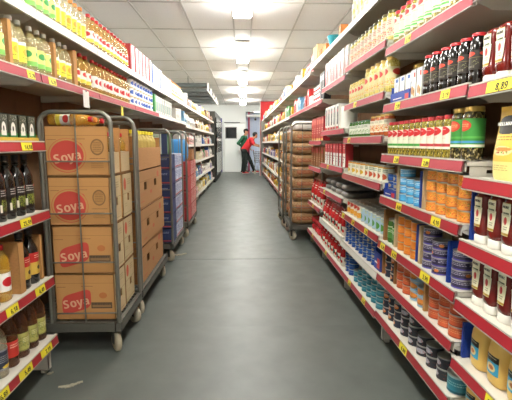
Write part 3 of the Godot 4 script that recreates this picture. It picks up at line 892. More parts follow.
	var t_black = lab("tin_black", "#232a3c", [["e", 0.4, 0.2, 0.2, 0.6, "#d8803a"], ["e", 0.08, 0.2, 0.2, 0.6, "#d8803a"], ["l", 0.42, 0.3, 0.16, 0.3, "#d8dce8", 2], ["r", 0, 0.0, 1, 0.08, "#a0a4ac"]], 0.35)
	var t_bluedark = lab("tin_navy", "#1d4c98", [["r", 0, 0.0, 1, 0.14, "#3f7cc0"], ["l", 0.05, 0.42, 0.9, 0.16, "#7fa4d0", 1], ["e", 0.43, 0.3, 0.14, 0.5, "#b8a888"], ["r", 0, 0.9, 1, 0.1, "#12305f"]], 0.35)
	var t_green = lab("tin_green", "#4f8a3c", [["l", 0.1, 0.3, 0.8, 0.3, "#e6ecd8", 2], ["r", 0, 0.0, 1, 0.1, "#c8d0b0"]], 0.35)
	var k_blue = k_tin("tuna_tin", 0.043, 0.046, t_blue)
	var k_or = k_tin("tuna_tin", 0.043, 0.05, t_orange)
	var k_or2 = k_tin("tuna_tin", 0.043, 0.05, t_orange2)
	var k_pur = k_tin("tuna_tin", 0.045, 0.04, t_purple)
	var k_navy = k_tin("tuna_tin", 0.043, 0.046, t_bluedark)
	var sec := "shelf under the olive jars"
	var thi := "second shelf under the olive jars"
	var fou := "shelf above the bottom tins"
	var bot := "olive bay floor shelf"
	row(RIGHT, 0.974, 2.568, 2.477, 2, k_navy, "navy tin in blue tray", "can", sec, {"stack": 3, "step": 0.0462, "inset": 0.061, "spin": 3.0})
	tray(RIGHT, 2.5225, 0.969, 0.058, Vector3(0.2, 0.05, 0.1), M("card_blue"), "deep blue tray of navy tins below the olives", M("cap_red"))
	card(RIGHT, 2.415, 0.969, 0.1, Vector3(0.006, 0.2, 0.16), M("card_pale"), "pale card divider left of light blue tins")
	row(RIGHT, 0.969, 2.36, 2.16, 3, k_blue, "light blue tuna tin", "can", sec, {"heights": [4, 3, 3], "step": 0.0462, "inset": 0.055, "spin": 3.0})
	card(RIGHT, 2.095, 0.969, 0.1, Vector3(0.008, 0.19, 0.16), M("card_blue"), "blue card divider between light blue and orange tins")
	card(RIGHT, 2.065, 0.969, 0.1, Vector3(0.006, 0.2, 0.16), M("card_pale"), "pale card divider left of upper orange tins")
	row(RIGHT, 0.969, 2.01, 1.712, 4, k_or, "orange patterned tuna tin", "can", sec, {"stack": 4, "step": 0.0502, "inset": 0.055, "spin": 0.4})
	# second shelf under
	var gj = k_jar("green_bean_jar", 0.036, 0.15, mat("green_brine", "#3f6a2c", 0.12, 0.0, null, 0.4), M("tin"), t_green, 0.2, 0.7)
	card(RIGHT, 2.60, 0.684, 0.1, Vector3(0.012, 0.2, 0.16), M("card_dark"), "brown card at left end, second shelf under olives")
	row(RIGHT, 0.684, 2.545, 2.47, 2, gj, "green bean jar with silver lid", "jar", thi, {"inset": 0.06})
	card(RIGHT, 2.415, 0.684, 0.1, Vector3(0.012, 0.2, 0.16), M("card_pale"), "pale card divider right of the green bean jars")
	row(RIGHT, 0.684, 2.355, 2.165, 3, k_or2, "plain orange tuna tin", "can", thi, {"stack": 4, "step": 0.0502, "inset": 0.055, "spin": 3.0})
	card(RIGHT, 2.105, 0.684, 0.1, Vector3(0.008, 0.2, 0.16), M("card_blue"), "blue card divider right of the plain orange tins")
	card(RIGHT, 2.07, 0.684, 0.1, Vector3(0.014, 0.2, 0.16), M("card_pale"), "thick pale card divider left of purple tins")
	row(RIGHT, 0.684, 2.01, 1.91, 2, k_pur, "purple tuna tin", "can", thi, {"heights": [5, 4], "step": 0.0402, "inset": 0.055, "spin": 3.0})
	card(RIGHT, 1.775, 0.684, 0.1, Vector3(0.008, 0.19, 0.16), M("card_blue"), "blue card divider among the purple tins")
	row(RIGHT, 0.684, 1.72, 1.72, 1, k_pur, "purple tuna tin beside the ketchup", "can", thi, {"stack": 4, "step": 0.0402, "inset": 0.055, "spin": 3.0})
	# third shelf under
	var k_bk = k_tin("sardine_tin", 0.04, 0.05, t_black)
	var k_mix = k_tin("sardine_tin", 0.043, 0.052, t_mix)
	var k_red = k_tin("sardine_tin", 0.045, 0.05, t_redor)
	card(RIGHT, 2.60, 0.464, 0.1, Vector3(0.01, 0.15, 0.16), M("card_dark"), "brown card left of the black-orange tins")
	row(RIGHT, 0.464, 2.54, 2.45, 2, k_bk, "black tin with orange picture", "can", fou, {"stack": 3, "step": 0.0502, "inset": 0.055, "spin": 0.5})
	card(RIGHT, 2.395, 0.464, 0.1, Vector3(0.01, 0.15, 0.16), M("card_dark"), "brown card right of the black-orange tins")
	row(RIGHT, 0.464, 2.335, 2.24, 2, k_red, "red-orange tin left of blue-orange tins", "can", fou, {"stack": 3, "step": 0.0502, "inset": 0.055, "spin": 2.0})
	row(RIGHT, 0.464, 2.145, 2.05, 2, k_mix, "blue tin with orange fruit", "can", fou, {"heights": [3, 2], "step": 0.0522, "inset": 0.055, "spin": 0.4})
	card(RIGHT, 1.985, 0.464, 0.1, Vector3(0.012, 0.16, 0.16), M("card"), "upright brown card left of red-orange tins")
	row(RIGHT, 0.464, 1.915, 1.715, 3, k_red, "red-orange tin nearest the ketchup", "can", fou, {"stack": 3, "step": 0.0502, "inset": 0.055, "spin": 2.0})
	# bottom shelf
	var k_ob = k_tin("sardine_tin", 0.042, 0.05, t_black)
	var k_dk = k_tin("meat_tin", 0.043, 0.055, t_dark)
	row(RIGHT, 0.209, 2.56, 2.37, 3, k_ob, "black tin with orange picture", "can", bot, {"stack": 3, "step": 0.0502, "inset": 0.06, "spin": 0.5})
	row(RIGHT, 0.209, 2.26, 1.81, 5, k_dk, "dark tin with pale oval", "can", bot, {"heights": [3, 3, 2, 2, 2], "step": 0.0552, "inset": 0.06, "spin": 0.5, "deep": 2, "pitch": 0.093})
	row(RIGHT, 0.209, 1.71, 1.71, 1, k_tin("large_tin", 0.05, 0.085, t_teal), "large teal tin", "can", bot, {"inset": 0.065, "spin": 0.4})
	# --- R2, vegetable bay
	var vb := "vegetable jar bay"
	var y_lab = lab("corn_jar", "#d6cd98", [["e", 0.38, 0.1, 0.24, 0.34, "#c83a2e"], ["e", 0.05, 0.1, 0.24, 0.34, "#c83a2e"], ["e", 0.72, 0.1, 0.24, 0.34, "#c83a2e"], ["s", 0.0, 0.6, 1, 0.35, "#d8a83a", 0.08], ["s", 0.0, 0.65, 1, 0.3, "#c84a2e", 0.03]])
	var yj = k_jar("vegetable_jar", 0.038, 0.165, pale_cont, M("gold_lid"), y_lab, 0.18, 0.76)
	var yj2 = k_jar("vegetable_jar", 0.045, 0.215, pale_cont, M("gold_lid"), y_lab, 0.18, 0.72)
	row(RIGHT, 1.614, 3.565, 3.235, 5, yj, "gold-lidded vegetable jar", "jar", "third shelf, " + vb, {"inset": 0.055})
	row(RIGHT, 1.614, 3.12, 2.69, 5, yj2, "tall gold-lidded vegetable jar", "jar", "third shelf, " + vb, {"inset": 0.06})
	var tom_lab = lab("tomato_jar", "#d4ccb4", [["s", 0.0, 0.55, 1, 0.4, "#cf3a2a", 0.06], ["l", 0.36, 0.15, 0.28, 0.3, "#b8352c", 3], ["s", 0.0, 0.5, 1, 0.3, "#e3c23a", 0.04]])
	var tj = k_jar("vegetable_jar", 0.04, 0.185, pale_cont, mat("olive_lid", "#5d5a35", 0.4, 0.3), tom_lab, 0.16, 0.76)
	row(RIGHT, 1.924, 3.56, 2.70, 10, tj, "dark-lidded jar with tomato print", "jar", "second shelf, " + vb, {"inset": 0.055})
	var wj = k_jar("spread_jar", 0.045, 0.2, mat("cream_fill", "#e8dfb8", 0.2), M("white_plastic"), lab("spread", "#f0ecd8", [["e", 0.38, 0.2, 0.24, 0.5, "#e3c860"], ["l", 0.38, 0.78, 0.24, 0.1, "#b8a050", 1]]), 0.16, 0.8)
	row(RIGHT, 2.244, 3.55, 2.75, 8, wj, "pale spread jar with white lid", "jar", "top shelf, " + vb, {"inset": 0.06})
	var gl = lab("green_jar", "#dfe2d4", [["l", 0.36, 0.1, 0.28, 0.3, "#3c6a35", 2], ["s", 0.0, 0.5, 1, 0.45, "#5f8a3a", 0.08]])
	var grn = k_jar("pea_jar", 0.036, 0.125, mat("green_brine", "#3f6a2c", 0.12), mat("green_lid", "#2f5a34", 0.4), gl, 0.2, 0.74)
	row(RIGHT, 1.344, 3.56, 3.13, 6, grn, "green-lidded pea jar", "jar", "fourth shelf, " + vb, {"inset": 0.06})
	var rj = k_jar("pepper_jar", 0.036, 0.14, mat("red_brine", "#a8542a", 0.12), M("gold_lid"), lab("pepper", "#e3dcc4", [["s", 0, 0.4, 1, 0.5, "#c8402c", 0.08], ["s", 0, 0.4, 1, 0.5, "#d8a23a", 0.06], ["l", 0.36, 0.1, 0.28, 0.2, "#5a6a3a", 2]]), 0.2, 0.76)
	row(RIGHT, 1.344, 2.99, 2.70, 4, rj, "gold-lidded pepper jar", "jar", "fourth shelf, " + vb, {"inset": 0.06})
	var corn = lab("corn_tin", "#e2ddca", [["r", 0, 0, 1, 0.14, "#d8962c"], ["l", 0.36, 0.25, 0.28, 0.2, "#3a5a35", 2], ["e", 0.35, 0.5, 0.3, 0.36, "#d8b02c"], ["e", 0.02, 0.5, 0.28, 0.36, "#d8b02c"], ["e", 0.7, 0.5, 0.28, 0.36, "#d8b02c"]], 0.35)
	var corn2 = lab("veg_tin", "#dfe0cf", [["r", 0, 0, 1, 0.12, "#c79a3a"], ["l", 0.34, 0.2, 0.32, 0.22, "#2f5a44", 2], ["e", 0.36, 0.48, 0.28, 0.4, "#cf5a34"], ["e", 0.02, 0.48, 0.28, 0.4, "#7a9a3a"], ["e", 0.7, 0.48, 0.28, 0.4, "#cf5a34"]], 0.35)
	row(RIGHT, 1.044, 3.55, 3.19, 4, k_tin("corn_tin", 0.038, 0.105, corn), "corn tin with orange top band", "can", "fifth shelf, " + vb, {"inset": 0.06, "spin": 0.2})
	row(RIGHT, 1.044, 3.07, 2.69, 5, k_tin("vegetable_tin", 0.038, 0.105, corn2), "mixed vegetable tin", "can", "fifth shelf, " + vb, {"inset": 0.06, "spin": 0.2})
	var or_w = lab("soup_tin", "#e3dccb", [["e", 0.36, 0.06, 0.28, 0.34, "#c8463a"], ["r", 0, 0.55, 1, 0.4, "#e0962c"], ["s", 0, 0.55, 1, 0.4, "#f0c050", 0.06]], 0.35)
	var bl_g = lab("pea_tin", "#a9c4d8", [["r", 0, 0, 1, 0.1, "#e3e6d8"], ["e", 0.38, 0.45, 0.24, 0.45, "#4f8f3a"], ["e", 0.05, 0.45, 0.24, 0.45, "#4f8f3a"], ["e", 0.72, 0.45, 0.24, 0.45, "#4f8f3a"], ["l", 0.36, 0.18, 0.28, 0.18, "#e6d84a", 2]], 0.35)
	row(RIGHT, 0.704, 3.55, 3.25, 4, k_tin("soup_tin", 0.037, 0.11, or_w), "white tin with orange lower half", "can", "sixth shelf, " + vb, {"inset": 0.06, "spin": 0.3, "deep": 2, "pitch": 0.085})
	row(RIGHT, 0.704, 3.14, 2.69, 6, k_tin("pea_tin", 0.037, 0.115, bl_g), "pale blue pea tin", "can", "sixth shelf, " + vb, {"inset": 0.06, "spin": 0.3, "deep": 2, "pitch": 0.085})
	row(RIGHT, 0.454, 3.55, 2.83, 8, k_tin("sardine_tin", 0.042, 0.045, t_bluedark), "blue tin below the pea tins", "can", "seventh shelf, " + vb, {"stack": 4, "step": 0.0452, "inset": 0.055, "spin": 0.4})
	tray(RIGHT, 2.715, 0.454, 0.07, Vector3(0.13, 0.12, 0.11), M("card_blue"), "empty blue tray with red square right of blue tins", M("cap_red"))
	row(RIGHT, 0.194, 3.53, 3.42, 2, k_tin("sardine_tin", 0.045, 0.05, t_bluedark), "blue tin", "can", "bottom shelf, " + vb, {"stack": 4, "step": 0.0502, "inset": 0.06, "spin": 0.4})
	row(RIGHT, 0.194, 3.25, 2.69, 6, k_tin("sardine_tin", 0.046, 0.045, t_teal), "teal tin", "can", "bottom shelf, " + vb, {"heights": [2, 3, 4, 4, 4, 4], "step": 0.0452, "inset": 0.06, "spin": 0.4})
	# --- R3, red pouch bay
	var pb := "red pouch bay"
	var rp = lab("red_pouch", "#b81f22", [["s", 0, 0.0, 1, 0.5, "#c93a34", 0.03], ["r", 0, 0.62, 1, 0.38, "#d8cdbc"], ["e", 0.38, 0.6, 0.2, 0.26, "#3a241a"], ["e", 0.1, 0.62, 0.16, 0.24, "#3a241a"], ["e", 0.72, 0.62, 0.16, 0.24, "#3a241a"], ["e", 0.56, 0.74, 0.1, 0.14, "#c02a28"], ["l", 0.4, 0.2, 0.2, 0.2, "#efe0d0", 2]], 0.25, 128, 128)
	var pouch = k_pouch("red_pouch", 0.125, 0.24, 0.085, rp, mat("pouch_seal", "#b0262a", 0.3))
	row(RIGHT, 0.474, 4.54, 3.70, 7, pouch, "shiny red pouch with pale foot", "pouch", "upper row, " + pb, {"inset": 0.055, "spin": 0.15})
	row(RIGHT, 0.194, 4.54, 3.70, 7, pouch, "shiny red pouch with pale foot", "pouch", "bottom row, " + pb, {"inset": 0.055, "spin": 0.15})
	var redw = lab("red_white_carton", "#e8e4dd", [["r", 0, 0, 1, 0.42, "#b8242c"], ["l", 0.2, 0.1, 0.6, 0.16, "#e9cfc8", 2], ["l", 0.15, 0.55, 0.3, 0.35, "#1c1a1a", 3], ["r", 0.6, 0.55, 0.25, 0.06, "#8a2a2c"]], 0.4, 64, 128)
	row(RIGHT, 1.084, 4.46, 3.69, 7, k_carton("red_top_carton", Vector3(0.095, 0.21, 0.07), redw, mat("red_stock", "#b5272c", 0.45)), "red-topped white carton", "box", "fourth shelf, " + pb, {"inset": 0.05, "spin": 0.04})
	var blk = lab("black_window_carton", "#e6e4de", [["r", 0.3, 0.1, 0.5, 0.7, "#1a1718"], ["e", 0.4, 0.18, 0.3, 0.14, "#b8242c"], ["l", 0.34, 0.5, 0.4, 0.2, "#9a948c", 3], ["r", 0, 0.88, 1, 0.12, "#b8242c"]], 0.4, 64, 128)
	row(RIGHT, 1.424, 4.5, 3.98, 5, k_carton("black_panel_carton", Vector3(0.105, 0.24, 0.07), blk, stock), "white carton with black panel", "box", "third shelf, " + pb, {"inset": 0.05, "spin": 0.04})
	row(RIGHT, 1.424, 3.83, 3.69, 2, k_bottle("paper_roll", 0.055, 0.2, [[0, 0], [0.96, 0], [1, 0.03], [1, 0.97], [0.96, 1], [0.3, 1], [0.3, 0.8], [0, 0.8]], M("paper"), [[0.28, 0.82], [0.3, 0.9], [0.3, 1.004], [0.26, 1.004]], M("card"), null, null), "white paper roll", "roll", "third shelf, " + pb, {"inset": 0.07})
	var wr = lab("white_red_carton", "#e9e6e2", [["r", 0.0, 0, 0.1, 1, "#c0242c"], ["r", 0.14, 0.38, 0.24, 0.55, "#a8202a"], ["r", 0.42, 0.06, 0.34, 0.84, "#1e1a1c"], ["r", 0.8, 0.35, 0.2, 0.55, "#b82a2a"], ["l", 0.46, 0.2, 0.26, 0.5, "#d8d0cc", 6], ["l", 0.2, 0.08, 0.6, 0.16, "#4a4648", 2]], 0.4, 64, 128)
	row(RIGHT, 1.874, 4.53, 3.69, 7, k_carton("striped_carton", Vector3(0.11, 0.25, 0.08), wr, stock), "tall white carton, red-black stripes", "box", "second shelf, " + pb, {"inset": 0.055, "spin": 0.03})
	var ob = mat("orange_stock", "#d9863a", 0.5)
	row(RIGHT, 2.244, 4.02, 4.02, 1, k_box("orange_box", Vector3(0.09, 0.13, 0.07), ob, ob), "small orange box", "box", "top shelf, " + pb, {"inset": 0.06})
	var tc = proto("teal_cup")
	part(tc, "cup", lathem([Vector2(0, 0), Vector2(0.04, 0), Vector2(0.075, 0.13), Vector2(0.07, 0.13), Vector2(0.036, 0.008)], 18), mat("teal_plastic", "#2d9aa8", 0.4))
	part(tc, "handle", boxm(Vector3(0.012, 0.08, 0.03), 0.004), M("teal_plastic"), Vector3(0.075, 0.06, 0))
	row(RIGHT, 2.244, 4.42, 4.42, 1, tc, "flared teal plastic cup", "cup", "on the top right shelf", {"inset": 0.07})
	var gb = k_paper_bag("grey_bag", 0.22, 0.055, 0.3, mat("grey_foil", "#6f6d6a", 0.35, 0.4))
	row(RIGHT, 0.814, 4.42, 3.72, 4, gb, "grey foil bag lying flat", "bag", "shelf above the red pouches", {"stack": 2, "step": 0.064, "inset": 0.17, "spin": 0.1})
	# --- R4
	var lb := "red carton bay"
	var redc = lab("red_carton", "#b32a2a", [["r", 0.1, 0.1, 0.8, 0.2, "#d86a5a"], ["l", 0.2, 0.45, 0.6, 0.3, "#e6c8b8", 3], ["r", 0, 0.9, 1, 0.1, "#d8b46a"]], 0.4, 64, 128)
	var brn = lab("brown_carton", "#8a5a36", [["r", 0, 0, 1, 0.3, "#a82a28"], ["l", 0.2, 0.5, 0.6, 0.3, "#d8b890", 3]], 0.4, 64, 128)
	row(RIGHT, 1.324, 5.34, 4.72, 5, k_carton("red_carton", Vector3(0.13, 0.27, 0.08), redc, mat("red_stock", "#b5272c", 0.45)), "tall red carton", "box", "third shelf, " + lb, {"inset": 0.06, "spin": 0.03})
	row(RIGHT, 1.014, 5.33, 4.71, 5, k_carton("brown_carton", Vector3(0.12, 0.24, 0.08), brn, M("card_dark")), "brown carton with red top", "box", "fourth shelf, " + lb, {"inset": 0.06, "spin": 0.03})
	row(RIGHT, 0.564, 5.33, 4.72, 4, k_pouch("large_red_pouch", 0.18, 0.3, 0.09, rp, mat("pouch_seal", "#b0262a", 0.3)), "large red pouch", "pouch", "fifth shelf, " + lb, {"inset": 0.06, "spin": 0.1})
	row(RIGHT, 0.194, 5.31, 4.75, 4, k_paper_bag("red_bag", 0.17, 0.08, 0.2, mat("red_film", "#b3202a", 0.25)), "red bag lying flat", "bag", "bottom shelf, " + lb, {"stack": 2, "step": 0.09, "inset": 0.13, "spin": 0.2})
	var wrt = lab("white_red_tin", "#e8e5e0", [["r", 0, 0.35, 1, 0.25, "#c0282e"], ["r", 0, 0.85, 1, 0.15, "#2a2426"]], 0.35)
	row(RIGHT, 1.774, 5.32, 4.98, 4, k_tin("banded_tin", 0.05, 0.1, wrt), "white tin with red band", "can", "second shelf, " + lb, {"stack": 2, "step": 0.1002, "inset": 0.07})
	row(RIGHT, 1.774, 4.86, 4.72, 2, k_carton("black_carton", Vector3(0.1, 0.3, 0.08), lab("black_carton", "#2b2829", [["r", 0.1, 0.1, 0.8, 0.2, "#e6e2dc"], ["l", 0.2, 0.5, 0.6, 0.2, "#a8a49c", 2]], 0.4, 64, 128), M("black")), "tall black carton", "box", "second shelf, " + lb, {"inset": 0.06, "spin": 0.03})
	row(RIGHT, 2.244, 5.36, 5.2, 2, k_box("beige_box", Vector3(0.13, 0.22, 0.1), M("card_pale"), M("card_pale")), "beige box", "box", "top shelf, " + lb, {"inset": 0.07, "spin": 0.05})
	row(RIGHT, 2.244, 5.06, 4.7, 5, k_box("orange_box", Vector3(0.055, 0.12, 0.06), ob, mat("orange_side", "#c9722a", 0.5)), "small orange box", "box", "top shelf, " + lb, {"inset": 0.06})

# ------------------------------------------------------------------ far shelves on both sides
const SHADES := [["white", "#e8e6e0"], ["yellow", "#e2bb2e"], ["red", "#bf2c2a"], ["blue", "#3560ab"], ["orange", "#dd7f2e"], ["pale pink", "#dfb0b0"], ["cream", "#e6d8b4"], ["green", "#4f8f4a"], ["brown", "#7d5434"], ["sky blue", "#7fb2d8"], ["purple", "#6c5a98"], ["golden", "#cf9a34"]]

func far_kinds():
	var out := []
	for s in SHADES:
		var key: String = "far_" + s[0]
		var m = lab(key, s[1], [["r", 0.15, 0.12, 0.7, 0.22, "#f2efe8"], ["l", 0.2, 0.16, 0.6, 0.12, "#7a3a34", 1], ["e", 0.25, 0.48, 0.5, 0.36, Color(s[1]).darkened(0.35).to_html(false)], ["s", 0.1, 0.45, 0.8, 0.45, "#efe3c0", 0.02]], 0.45, 32, 48)
		var side = mat("stock_" + s[0], s[1], 0.5)
		out.append([s[0], k_carton(s[0].replace(" ", "_") + "_carton", Vector3(0.15, 0.23, 0.1), m, side), k_pouch(s[0].replace(" ", "_") + "_packet", 0.17, 0.24, 0.1, m, side), k_box(s[0].replace(" ", "_") + "_box", Vector3(0.2, 0.16, 0.13), m, side)])
	return out

func stock_far(side, d0: float, d1: float, ys: Array, kinds, bayname, bias: Array):
	var nk: int = kinds.size()
	for yi in ys.size():
		var d := d0 + 0.02
		var idx := 0
		var pick: int = bias[rng.randi_range(0, bias.size() - 1)]
		var form := rng.randi_range(1, 3)
		while true:
			if rng.randf() < 0.55:
				pick = bias[rng.randi_range(0, bias.size() - 1)] if rng.randf() < 0.6 else rng.randi_range(0, nk - 1)
				form = rng.randi_range(1, 3)
			var k = kinds[pick]
			var w: float = [0.0, 0.16, 0.18, 0.21][form]
			if d + w > d1 - 0.02: break
			var word: String = ["", "carton", "packet", "box"][form]
			place(k[form], spot(side, d + w / 2, 0.092, ys[yi] - 0.005), side_turn(side) + rng.randf_range(-0.04, 0.04), "%s %s, %s along, %s shelf up, %s" % [k[0], word, ORD[idx], ORD[yi], bayname], "box" if form != 2 else "packet", "goods in " + bayname).scale.y = rng.randf_range(0.72, 1.12)
			d += w + (0.008 if rng.randf() < 0.85 else 0.1)
			idx += 1

func build_right_far():
	var rs := "rail_rose"
	var rw := "rail_white"
	var kinds = far_kinds()
	# over the two cages: only the upper shelves
	for k in 2:
		var d0 := 5.424 + 1.1 * k
		var bn: String = ["bay over the nearer right roll cage", "bay over the farther right roll cage"][k]
		bay(RIGHT, d0, d0 + 1.096, [[1.78, rs], [2.2, rw]], "gondola " + bn, {"feet": []})
		stock_far(RIGHT, d0, d0 + 1.096, [1.78, 2.2], kinds, bn, [0, 0, 2, 9])
	var d := 7.62
	for k in 9:
		var bn: String = ORD[k] + " bay beyond right cages"
		bay(RIGHT, d, d + 1.016, [[0.2, rs], [0.55, rw], [0.95, rw], [1.36, rw], [1.78, rw], [2.2, rw]], "pale gondola, " + bn + ", full of packets")
		stock_far(RIGHT, d, d + 1.016, [0.2, 0.55, 0.95, 1.36, 1.78, 2.2], kinds, bn, [1, 1, 0, 4, 11, 6, 2])
		d += 1.02

func build_left_far():
	var rw := "rail_white"
	var kinds = far_kinds()
	var d := 7.62
	for k in 6:
		var bn: String = ORD[k] + " bay beyond left cages"
		bay(LEFT, d, d + 1.016, [[0.2, rw], [0.56, rw], [0.93, rw], [1.28, rw], [1.62, rw], [1.98, rw]], "white gondola, " + bn + ", full of packets", {"tall": 2.1, "feet": [1]})
		stock_far(LEFT, d, d + 1.016, [0.2, 0.56, 0.93, 1.28, 1.62, 1.98], kinds, bn, [0, 0, 0, 1, 3, 9, 6, 5])
		d += 1.02

# ------------------------------------------------------------------ left side, near bays
func build_left_near():
	var rr := "rail_red"
	var rs := "rail_rose"
	var rw := "rail_white"
	bay(LEFT, 1.3, 2.318, [[0.219, rr, [[0.45, "6,89", 0.11], [0.65, "5,49", 0.12], [0.86, "7,19", 0.12]]], [0.563, rr, [[0.58, "6,18", 0.1], [0.84, "4,49", 0.1]]], [0.941, rr, [[0.75, "25,99", 0.1]]], [1.311, rr, [[0.81, "14,98", 0.1]]], [1.668, rs, [[0.9, "5,79"]]], [1.985, rw]], "nearest left gondola bay with dark bottles and oils", {"feet": [1], "tall": 2.1})
	bay(LEFT, 2.322, 3.2, [[1.668, rs, [[0.14, "6,29", 0.09]]], [1.985, rw]], "left gondola bay of oils above the nearest roll cage", {"feet": [], "tall": 2.1})
	bay(LEFT, 3.204, 4.2, [[1.668, rs], [1.985, rw]], "left gondola bay of red-capped oils above second cage", {"feet": [], "tall": 2.1})
	bay(LEFT, 4.204, 5.3, [[1.668, rs], [1.985, rw]], "left gondola bay of blue-white cartons above third cage", {"feet": [], "tall": 2.1})
	bay(LEFT, 5.304, 6.05, [[1.668, rw], [1.985, rw]], "left gondola bay of green-white cartons above fourth cage", {"feet": [], "tall": 2.1})
	bay(LEFT, 6.054, 6.82, [[1.668, rw], [1.985, rw]], "left gondola bay of cream bottles above fourth cage", {"feet": [], "tall": 2.1})
	bay(LEFT, 6.824, 7.616, [[0.2, rw], [0.56, rw], [0.93, rw], [1.3, rw], [1.668, rw], [1.985, rw]], "left gondola bay of tall packets beyond fourth cage", {"feet": [1], "tall": 2.1})
	# oils
	var l_green = lab("oil_green", "#d8dc7a", [["r", 0, 0, 1, 0.2, "#e8e480"], ["e", 0.4, 0.2, 0.2, 0.35, "#3f9a4a"], ["e", 0.1, 0.2, 0.2, 0.35, "#3f9a4a"], ["e", 0.7, 0.2, 0.2, 0.35, "#3f9a4a"], ["r", 0, 0.75, 1, 0.25, "#7fc05a"]])
	var l_yel = lab("oil_yellow", "#ead93a", [["r", 0, 0, 1, 0.16, "#f0eee0"], ["e", 0.4, 0.3, 0.2, 0.4, "#d8a82c"], ["l", 0.38, 0.76, 0.24, 0.14, "#7a8a2c", 1]])
	var l_white = lab("oil_white", "#ece9df", [["e", 0.39, 0.1, 0.22, 0.4, "#c8302c"], ["e", 0.08, 0.1, 0.22, 0.4, "#c8302c"], ["e", 0.72, 0.1, 0.22, 0.4, "#c8302c"], ["r", 0, 0.7, 1, 0.3, "#e6d24a"]])
	var l_redw = lab("oil_red", "#efece6", [["e", 0.38, 0.25, 0.24, 0.5, "#c8242c"], ["e", 0.06, 0.25, 0.24, 0.5, "#c8242c"], ["e", 0.72, 0.25, 0.24, 0.5, "#c8242c"]])
	var og = k_bottle("oil_bottle", 0.036, 0.25, PET, M("oil_pale"), PET_CAP, M("white_plastic"), [0.975, 0.17, 0.56], l_green)
	var oy = k_bottle("oil_bottle", 0.036, 0.25, PET, M("oil_pale"), PET_CAP, M("white_plastic"), [0.975, 0.17, 0.56], l_yel)
	var ow = k_bottle("oil_bottle", 0.038, 0.25, PET, M("oil"), PET_CAP, M("cap_red"), [0.975, 0.19, 0.52], l_white)
	var owr = k_bottle("oil_bottle", 0.038, 0.25, PET, M("oil"), PET_CAP, M("cap_red"), [0.975, 0.19, 0.52], l_redw)
	var oo = k_bottle("oil_bottle", 0.036, 0.25, PET, M("oil_pale"), PET_CAP, M("cap_orange"), [0.975, 0.17, 0.56], l_yel)
	var ogc = k_bottle("oil_bottle", 0.036, 0.25, PET, M("oil_pale"), PET_CAP, M("cap_green"), [0.975, 0.17, 0.56], l_green)
	var s2 := "second left shelf down"
	var y2 := 1.662
	row(LEFT, y2, 1.83, 2.06, 4, og, "green-yellow oil bottle left of first card", "bottle", s2, {"inset": 0.06, "spin": 0.5})
	card(LEFT, 2.115, y2, 0.11, Vector3(0.02, 0.22, 0.16), M("card"), "brown card post between oil bottles, nearest")
	row(LEFT, y2, 2.175, 2.255, 2, oy, "yellow-label oil bottle", "bottle", s2, {"inset": 0.06, "spin": 0.5})
	row(LEFT, y2, 2.37, 2.53, 3, og, "green-yellow oil bottle mid shelf", "bottle", s2, {"inset": 0.06, "spin": 0.5})
	card(LEFT, 2.588, y2, 0.11, Vector3(0.02, 0.22, 0.16), M("card"), "brown card post between oil bottles, middle one")
	row(LEFT, y2, 2.635, 2.805, 3, oy, "yellow-label oil bottle in open carton", "bottle", s2, {"inset": 0.06, "spin": 0.5})
	card(LEFT, 2.88, y2, 0.11, Vector3(0.035, 0.235, 0.16), M("card"), "wide brown card post left of red-capped oils")
	row(LEFT, y2, 2.95, 3.15, 3, ow, "red-capped oil bottle with yellow foot label", "bottle", s2, {"inset": 0.06, "spin": 0.3})
	row(LEFT, y2, 3.28, 4.15, 11, owr, "red-capped oil bottle with red oval", "bottle", s2, {"inset": 0.06, "spin": 0.3})
	var s1 := "top left shelf"
	var y1 := 1.979
	row(LEFT, y1, 2.03, 2.27, 4, og, "oil bottle with white cap", "bottle", s1, {"inset": 0.06, "spin": 0.5})
	row(LEFT, y1, 2.395, 2.625, 4, ogc, "green-capped oil bottle", "bottle", s1, {"inset": 0.06, "spin": 0.5})
	row(LEFT, y1, 2.70, 3.10, 6, oo, "orange-capped oil bottle", "bottle", s1, {"inset": 0.06, "spin": 0.5})
	row(LEFT, y1, 3.25, 4.14, 11, ow, "red-capped oil bottle", "bottle", s1, {"inset": 0.06, "spin": 0.4})
	# onward packages on the two upper shelves
	var rwp = lab("red_white_pack", "#ece8e4", [["r", 0, 0, 0.35, 1, "#c41f26"], ["e", 0.45, 0.2, 0.45, 0.4, "#d8443c"], ["l", 0.45, 0.7, 0.45, 0.2, "#8a2a2c", 2]], 0.45, 64, 96)
	var bwp = lab("blue_white_pack", "#e3e6ec", [["r", 0, 0, 0.45, 1, "#2b50b0"], ["l", 0.5, 0.3, 0.4, 0.3, "#3a5aa8", 3]], 0.45, 64, 96)
	var wst = mat("white_stock", "#e6e3dc", 0.6)
	row(LEFT, y1, 4.3, 5.05, 6, k_carton("red_white_pack", Vector3(0.13, 0.27, 0.1), rwp, mat("red_stock", "#b5272c", 0.45)), "red-white tall pack", "box", s1, {"inset": 0.07, "spin": 0.05})
	row(LEFT, y1, 5.22, 5.66, 4, k_carton("blue_white_pack", Vector3(0.13, 0.25, 0.1), bwp, mat("stock_blue2", "#2f55b2", 0.5)), "blue-white tall pack", "box", s1, {"inset": 0.07, "spin": 0.05})
	row(LEFT, y1, 5.82, 6.4, 5, k_paper_bag("white_bag", 0.12, 0.24, 0.1, M("paper")), "plain white paper bag", "bag", s1, {"inset": 0.07, "spin": 0.2})
	var cream_l = lab("vinegar", "#ece7d2", [["e", 0.4, 0.2, 0.2, 0.4, "#d8b42c"], ["e", 0.1, 0.2, 0.2, 0.4, "#d8b42c"], ["r", 0, 0.8, 1, 0.2, "#c89a3a"]])
